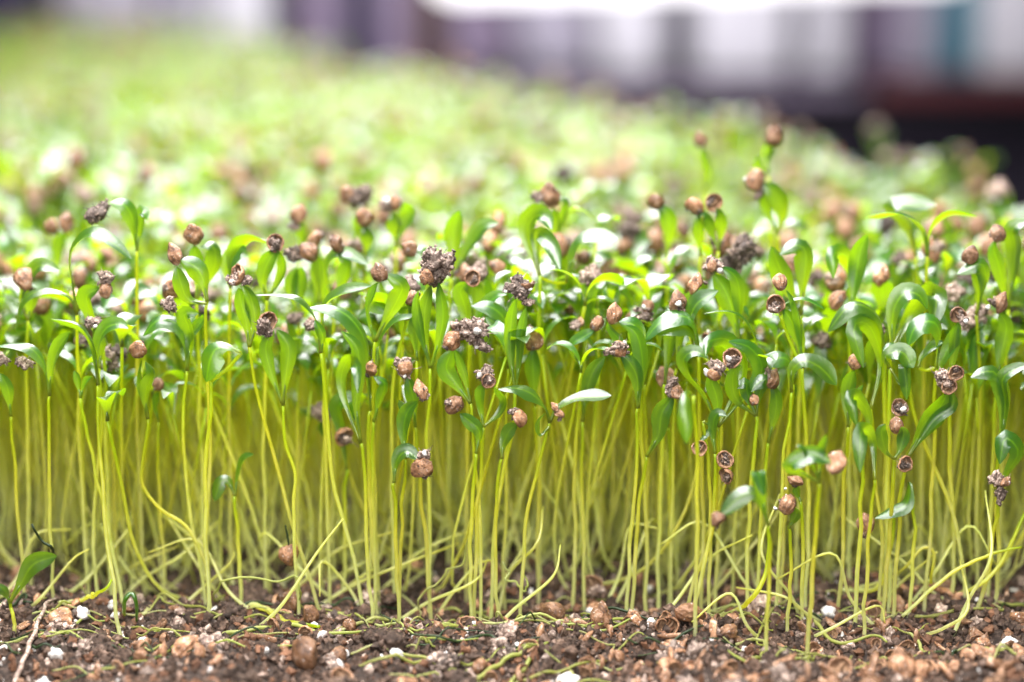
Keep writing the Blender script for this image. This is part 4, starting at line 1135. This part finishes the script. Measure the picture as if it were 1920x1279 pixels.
strand('fallen_stem', [(1305, 1168), (1370, 1150), (1410, 1120, -12), (1436, 1070, -11), (1442, 1000, -10)], .62, M_STEM, 'sturdy yellow-green stem sweeping up from the soil in a broad curve', GS, wob=.15)
strand('fallen_stem', [(1690, 1165), (1740, 1110, -6), (1800, 1065, -5), (1870, 1035, -5), (1915, 1026, -5)], .5, M_STEM, 'long pale stem leaning low across the end of the bed', GS, wob=.15)
strand('fallen_stem', [(1785, 1118), (1830, 1100, -3), (1880, 1050, -2), (1930, 940, 0)], .55, M_STEM, 'second pale stem crossing the long low one near the photo edge', GS, wob=.15)
strand('fallen_stem', [(1580, 1118), (1612, 1120), (1650, 1095, 2), (1672, 1010, 2), (1676, 960, 2)], .6, M_STEM, 'thick pale stem lying flat before turning upright behind the ridged husk', GS, wob=.15)
strand('fallen_stem', [(1660, 1110), (1700, 1060, 0), (1730, 1028, 0), (1752, 1040, 0), (1744, 1085, 0), (1750, 1118)], .38, M_STEM, 'thin stem hooped over with its dark tip back in the soil', GS, wob=.2)
strand('fallen_stem', [(1478, 1130), (1440, 1165), (1420, 1200), (1440, 1215)], .4, M_STRAND, 'green strand forking down and left from a front stem foot', GS)
strand('fallen_stem', [(1478, 1128), (1530, 1172), (1570, 1200), (1640, 1196), (1660, 1205)], .5, M_STRAND, 'thick green strand running out from the forked stem foot', GS)
strand('fallen_stem', [(1380, 1215), (1420, 1198), (1430, 1220), (1400, 1240), (1350, 1225)], .42, M_STRAND, 'round green strand loop circling a small husk', GS)
strand('fallen_stem', [(1705, 1180), (1735, 1210), (1780, 1240)], .45, M_STRAND, 'yellow-green strand slanting down over red-brown crumbs', GS)
strand('fallen_stem', [(1830, 1220), (1850, 1208), (1900, 1208), (1930, 1220)], .42, M_STRAND, 'flat yellow arc of stem by the grey-white perlite lump', GS)
strand('fallen_stem', [(1590, 1190), (1640, 1175), (1690, 1172), (1740, 1195)], .5, M_BARK, 'brown woody root lying across the soil below the ridged husk', GS)
strand('fallen_stem', [(20, 1270), (55, 1220), (85, 1165), (105, 1145)], .6, M_CLUMP, 'grey dry stem leaning diagonally near the bottom corner', GS)
strand('fallen_stem', [(860, 1275), (920, 1240), (980, 1225), (1010, 1220)], .6, M_STRAND, 'broad blurred green strand bending to the bottom edge', GS)
strand('fallen_stem', [(930, 1278), (960, 1250), (1000, 1232), (1030, 1222)], .55, M_STRAND, 'second broad blurred strand alongside the bending one', GS)
strand('root_thread', [(400, 1120), (420, 1092, -6), (470, 1080, -5), (520, 1090, -5), (560, 1082, -5), (566, 1110, -6), (568, 1150)], .3, M_STRAND, 'crinkled green root thread slung between stems and drooping to a husk', GS, 'root thread', wob=1.0)
strand('root_thread', [(780, 1150), (790, 1120, -3), (830, 1080, -2), (862, 1050, -2), (880, 1000, -1)], .3, M_STRAND, 'crinkled thread climbing beside the ring-shaped half husk', GS, 'root thread', wob=.9)
strand('root_thread', [(950, 1060, -2), (966, 1095, -3), (985, 1110, -4), (990, 1090, -4), (975, 1075, -3)], .28, M_STRAND, 'crinkled thread looping beyond the ring-shaped half husk', GS, 'root thread', wob=.9)
strand('root_thread', [(838, 1145), (900, 1128), (960, 1120), (1010, 1128), (1080, 1140)], .32, M_STRAND, 'pale thread strung between stem feet before the mound', GS, 'root thread', wob=.9)
for k in range(95):
    x, y = ground_spot(-30, 8)
    a = gs.normal() * .5; L = 7 + 24 * gs.random()
    pts = []
    for i in range(5):
        pts.append((x + L * (i / 4 - .5) * math.cos(a) + gs.normal() * .9, y + .5 * L * (i / 4 - .5) * math.sin(a) + gs.normal() * 1.1, 0))
    p = cr(np.array(pts), 24); p[:, 2] = soil_z(p[:, 0], p[:, 1]) + .5 + .9 * np.abs(np.interp(np.linspace(0, 1, 25), np.linspace(0, 1, 6), gs.normal(size=6)))
    p += np.stack([np.interp(np.linspace(0, 1, 25), np.linspace(0, 1, 12), gs.normal(size=12)) for _ in range(3)], 1) * .1
    r = .13 + .17 * gs.random()
    V, F, U = tube(p - p[0], [r * .7, r, r, r * .6], 5, 24)
    ob = link('root_thread', build('root_thread', (V, F, U), M_STRAND if gs.random() < .8 else M_DRY), None, p[0])
    tag(ob, 'thin green root thread tangled loosely among the soil crumbs', 'root thread', 'loose root threads in the crumbs')

for k in range(70):
    x, y = ground_spot(-12, 34)
    a = gs.choice([-1, 1]) * (.4 + .7 * gs.random()); L = 12 + 20 * gs.random(); hh = 6 + 14 * gs.random()
    pts = np.array([(x, y, float(soil_z(x, y)) - .8), (x + L * .3 * math.sin(a), y + 2 * gs.normal(), hh * .35), (x + L * .7 * math.sin(a) + gs.normal() * 1.5, y + 3 * gs.normal(), hh * .9), (x + L * math.sin(a) + gs.normal() * 3, y + 4 + 5 * gs.normal(), hh * (.4 + 1.2 * gs.random()))])
    V, F, U = tube(pts - pts[0], [.36, .31, .26, .14], 6, 22, 0, .42)
    tag(link('limp_stem', build('limp_stem', (V, F, U), M_STEM), None, pts[0]), 'limp pale leafless stem leaning sideways low between the upright stems', 'limp stem', 'limp stems low in the bed')

# ---------------------------------------------------------------- behind the bed: rack with bins and a lit bar
def bin_(u0, u1, y, m, label, ztop=150, lid=None, zb=0, dep=120):
    a, b = P(u0, 100, y)[0], P(u1, 100, y)[0]
    w = b - a; cx = (a + b) / 2; h = ztop - zb
    root = bpy.data.objects.new('storage_bin', None); root.location = (cx * MM, y * MM, zb * MM); COL.objects.link(root)
    tag(root, label, 'storage bin', 'bins standing in a row behind the bed')
    link('bin_body', build('bin_body', box((0, dep / 2, h * .46), (w * .97, dep, h * .92), min(8, w * .12)), m), root)
    link('lid', build('lid', box((0, dep / 2, h * .955), (w, dep + 4, h * .07), 2.5), lid or m), root)
    for s in (-1, 1): link('rib', build('rib', box((s * w * .24, -1.2, h * .42), (w * .06, 3, h * .7), 1), m), root)
    return root
B = 1520
bin_(-60, 98, B + 40, M_NAVY, 'navy blue bin at the end of the row, behind the bright green canopy')
bin_(104, 284, B, M_GREY, 'wide lavender-grey bin beside the navy one')
bin_(300, 398, B + 10, M_GREY, 'narrow lavender-grey bin next to a thin dark gap')
bin_(402, 500, B, M_WHITE, 'pale grey-white bin just before the black gap')
bin_(556, 642, B + 20, M_MAUVE, 'mauve-grey bin past the black gap')
bin_(650, 700, B + 90, M_NAVY, 'slim dark blue bin set back in the row')
bin_(704, 772, B + 30, M_MAUVE, 'mauve bin beside the brown board, under the lamp tip')
bin_(838, 960, B + 60, M_MAUVE, 'wide mauve bin below the end of the lit bar')
bin_(966, 1112, B + 50, M_GREY, 'grey-lilac bin crossed by a slanting cord')
bin_(1120, 1246, B, M_WHITE, 'bright white bin in the middle of the row')
bin_(1306, 1486, B - 20, M_WHITE, 'largest and brightest white bin, after the dark slot')
bin_(1512, 1588, B, M_WHITE, 'narrow white bin next to the largest one')
bin_(1594, 1690, B + 40, M_MAUVE, 'dim mauve bin with a navy lid near the teal one', 150, M_NAVY)
bin_(1694, 1762, B + 20, M_GREY, 'slim lavender bin touching the teal one')
bin_(1768, 1832, B + 10, M_TEAL, 'teal bin with a red lid', 104, M_RED)
bin_(1840, 1990, B - 10, M_WHITE, 'off-white bin at the far end past the teal one')
def brd(name, u0, u1, y, z0, z1, th, m, label, cat):
    a, b = P(u0, 100, y)[0], P(u1, 100, y)[0]
    o = link(name, build(name, box((0, 0, (z1 - z0) / 2), (b - a, th, z1 - z0), 1.5), m), None, ((a + b) / 2, y, z0))
    return tag(o, label, cat)
brd('upright_board', 776, 832, B + 60, 0, 170, 30, M_BROWN, 'dark brown upright board standing between two mauve bins', 'board')
brd('rack_base', -700, 2700, B + 60, -31, -1, 200, M_BLACK, 'long black rack base under the whole row of bins', 'rack base')
brd('shelf_edge', 800, 1620, B - 52, -16, -6, 12, M_MAUVE, 'long low mauve shelf edge in front of the bins', 'shelf edge')
brd('red_strip', 1640, 2100, B - 62, -16, 0, 14, M_RED, 'dark red strip running along the rack base under the last bins', 'plastic strip')
brd('red_hose', 1775, 2100, 640, -31, -19, 14, M_RED, 'dark red bar on the black bench close beside the bed edge', 'bar')
def cord(label, u0, v0, u1, v1, y):
    a, b = P(u0, v0, y), P(u1, v1, y)
    V, F, U = tube(np.array([a - a, (b - a) * .5 + (3, 0, -2), b - a]), [2.2, 2.2], 8, 14)
    return tag(link('hanging_cord', build('hanging_cord', (V, F, U), M_BLACK), None, a), label, 'cord')
cord('dark slanting cord hanging in front of the grey-lilac bin', 915, -30, 1020, 175, B - 30)
cord('second slanting cord hanging past the edge of the grey-lilac bin', 1085, -30, 1125, 120, B - 30)
def light_bar():
    a, b = P(858, -66, 840), P(1780, -80, 1220)
    root = bpy.data.objects.new('light_bar', None); root.location = [float(c) * MM for c in a]; COL.objects.link(root)
    tag(root, 'glowing white rounded grow-light bar hung over the rack at the top', 'light bar')
    d = b - a; L = np.linalg.norm(d); d = d / L
    r = 21.0
    ks = [-r, -r * .9, -r * .7, -r * .4, 0]
    pts = [d * k for k in ks] + [d * L * t for t in (.25, .5, .75, 1.0)]
    rad = [r * .12, r * .44, r * .72, r * .92, r, r, r, r, r]
    p = np.array(pts); t = np.linspace(0, 1, len(p))
    V, F, U = tube(p, rad, 28)
    link('diffuser', build('diffuser', (V, F, U), emitter('lit_diffuser', (1, .97, 1), 2.4)), root)
    n = np.array([-d[1], d[0], 0])
    q = box((0, 0, 0), (L, 30, 14), 3); ang = math.atan2(d[1], d[0])
    o = link('housing', build('housing', q, M_METAL), root, d * L / 2 + (0, 0, r + 5), (0, -math.asin(d[2]), ang))
    for f in (.12, .88):
        c = d * L * f + np.array((0, 0, r + 10))
        V, F, U = tube(np.array([c, c + (0, 0, 260)]), [1.2, 1.2], 6)
        link('hanger_wire', build('hanger_wire', (V, F, U), M_METAL), root)
light_bar()
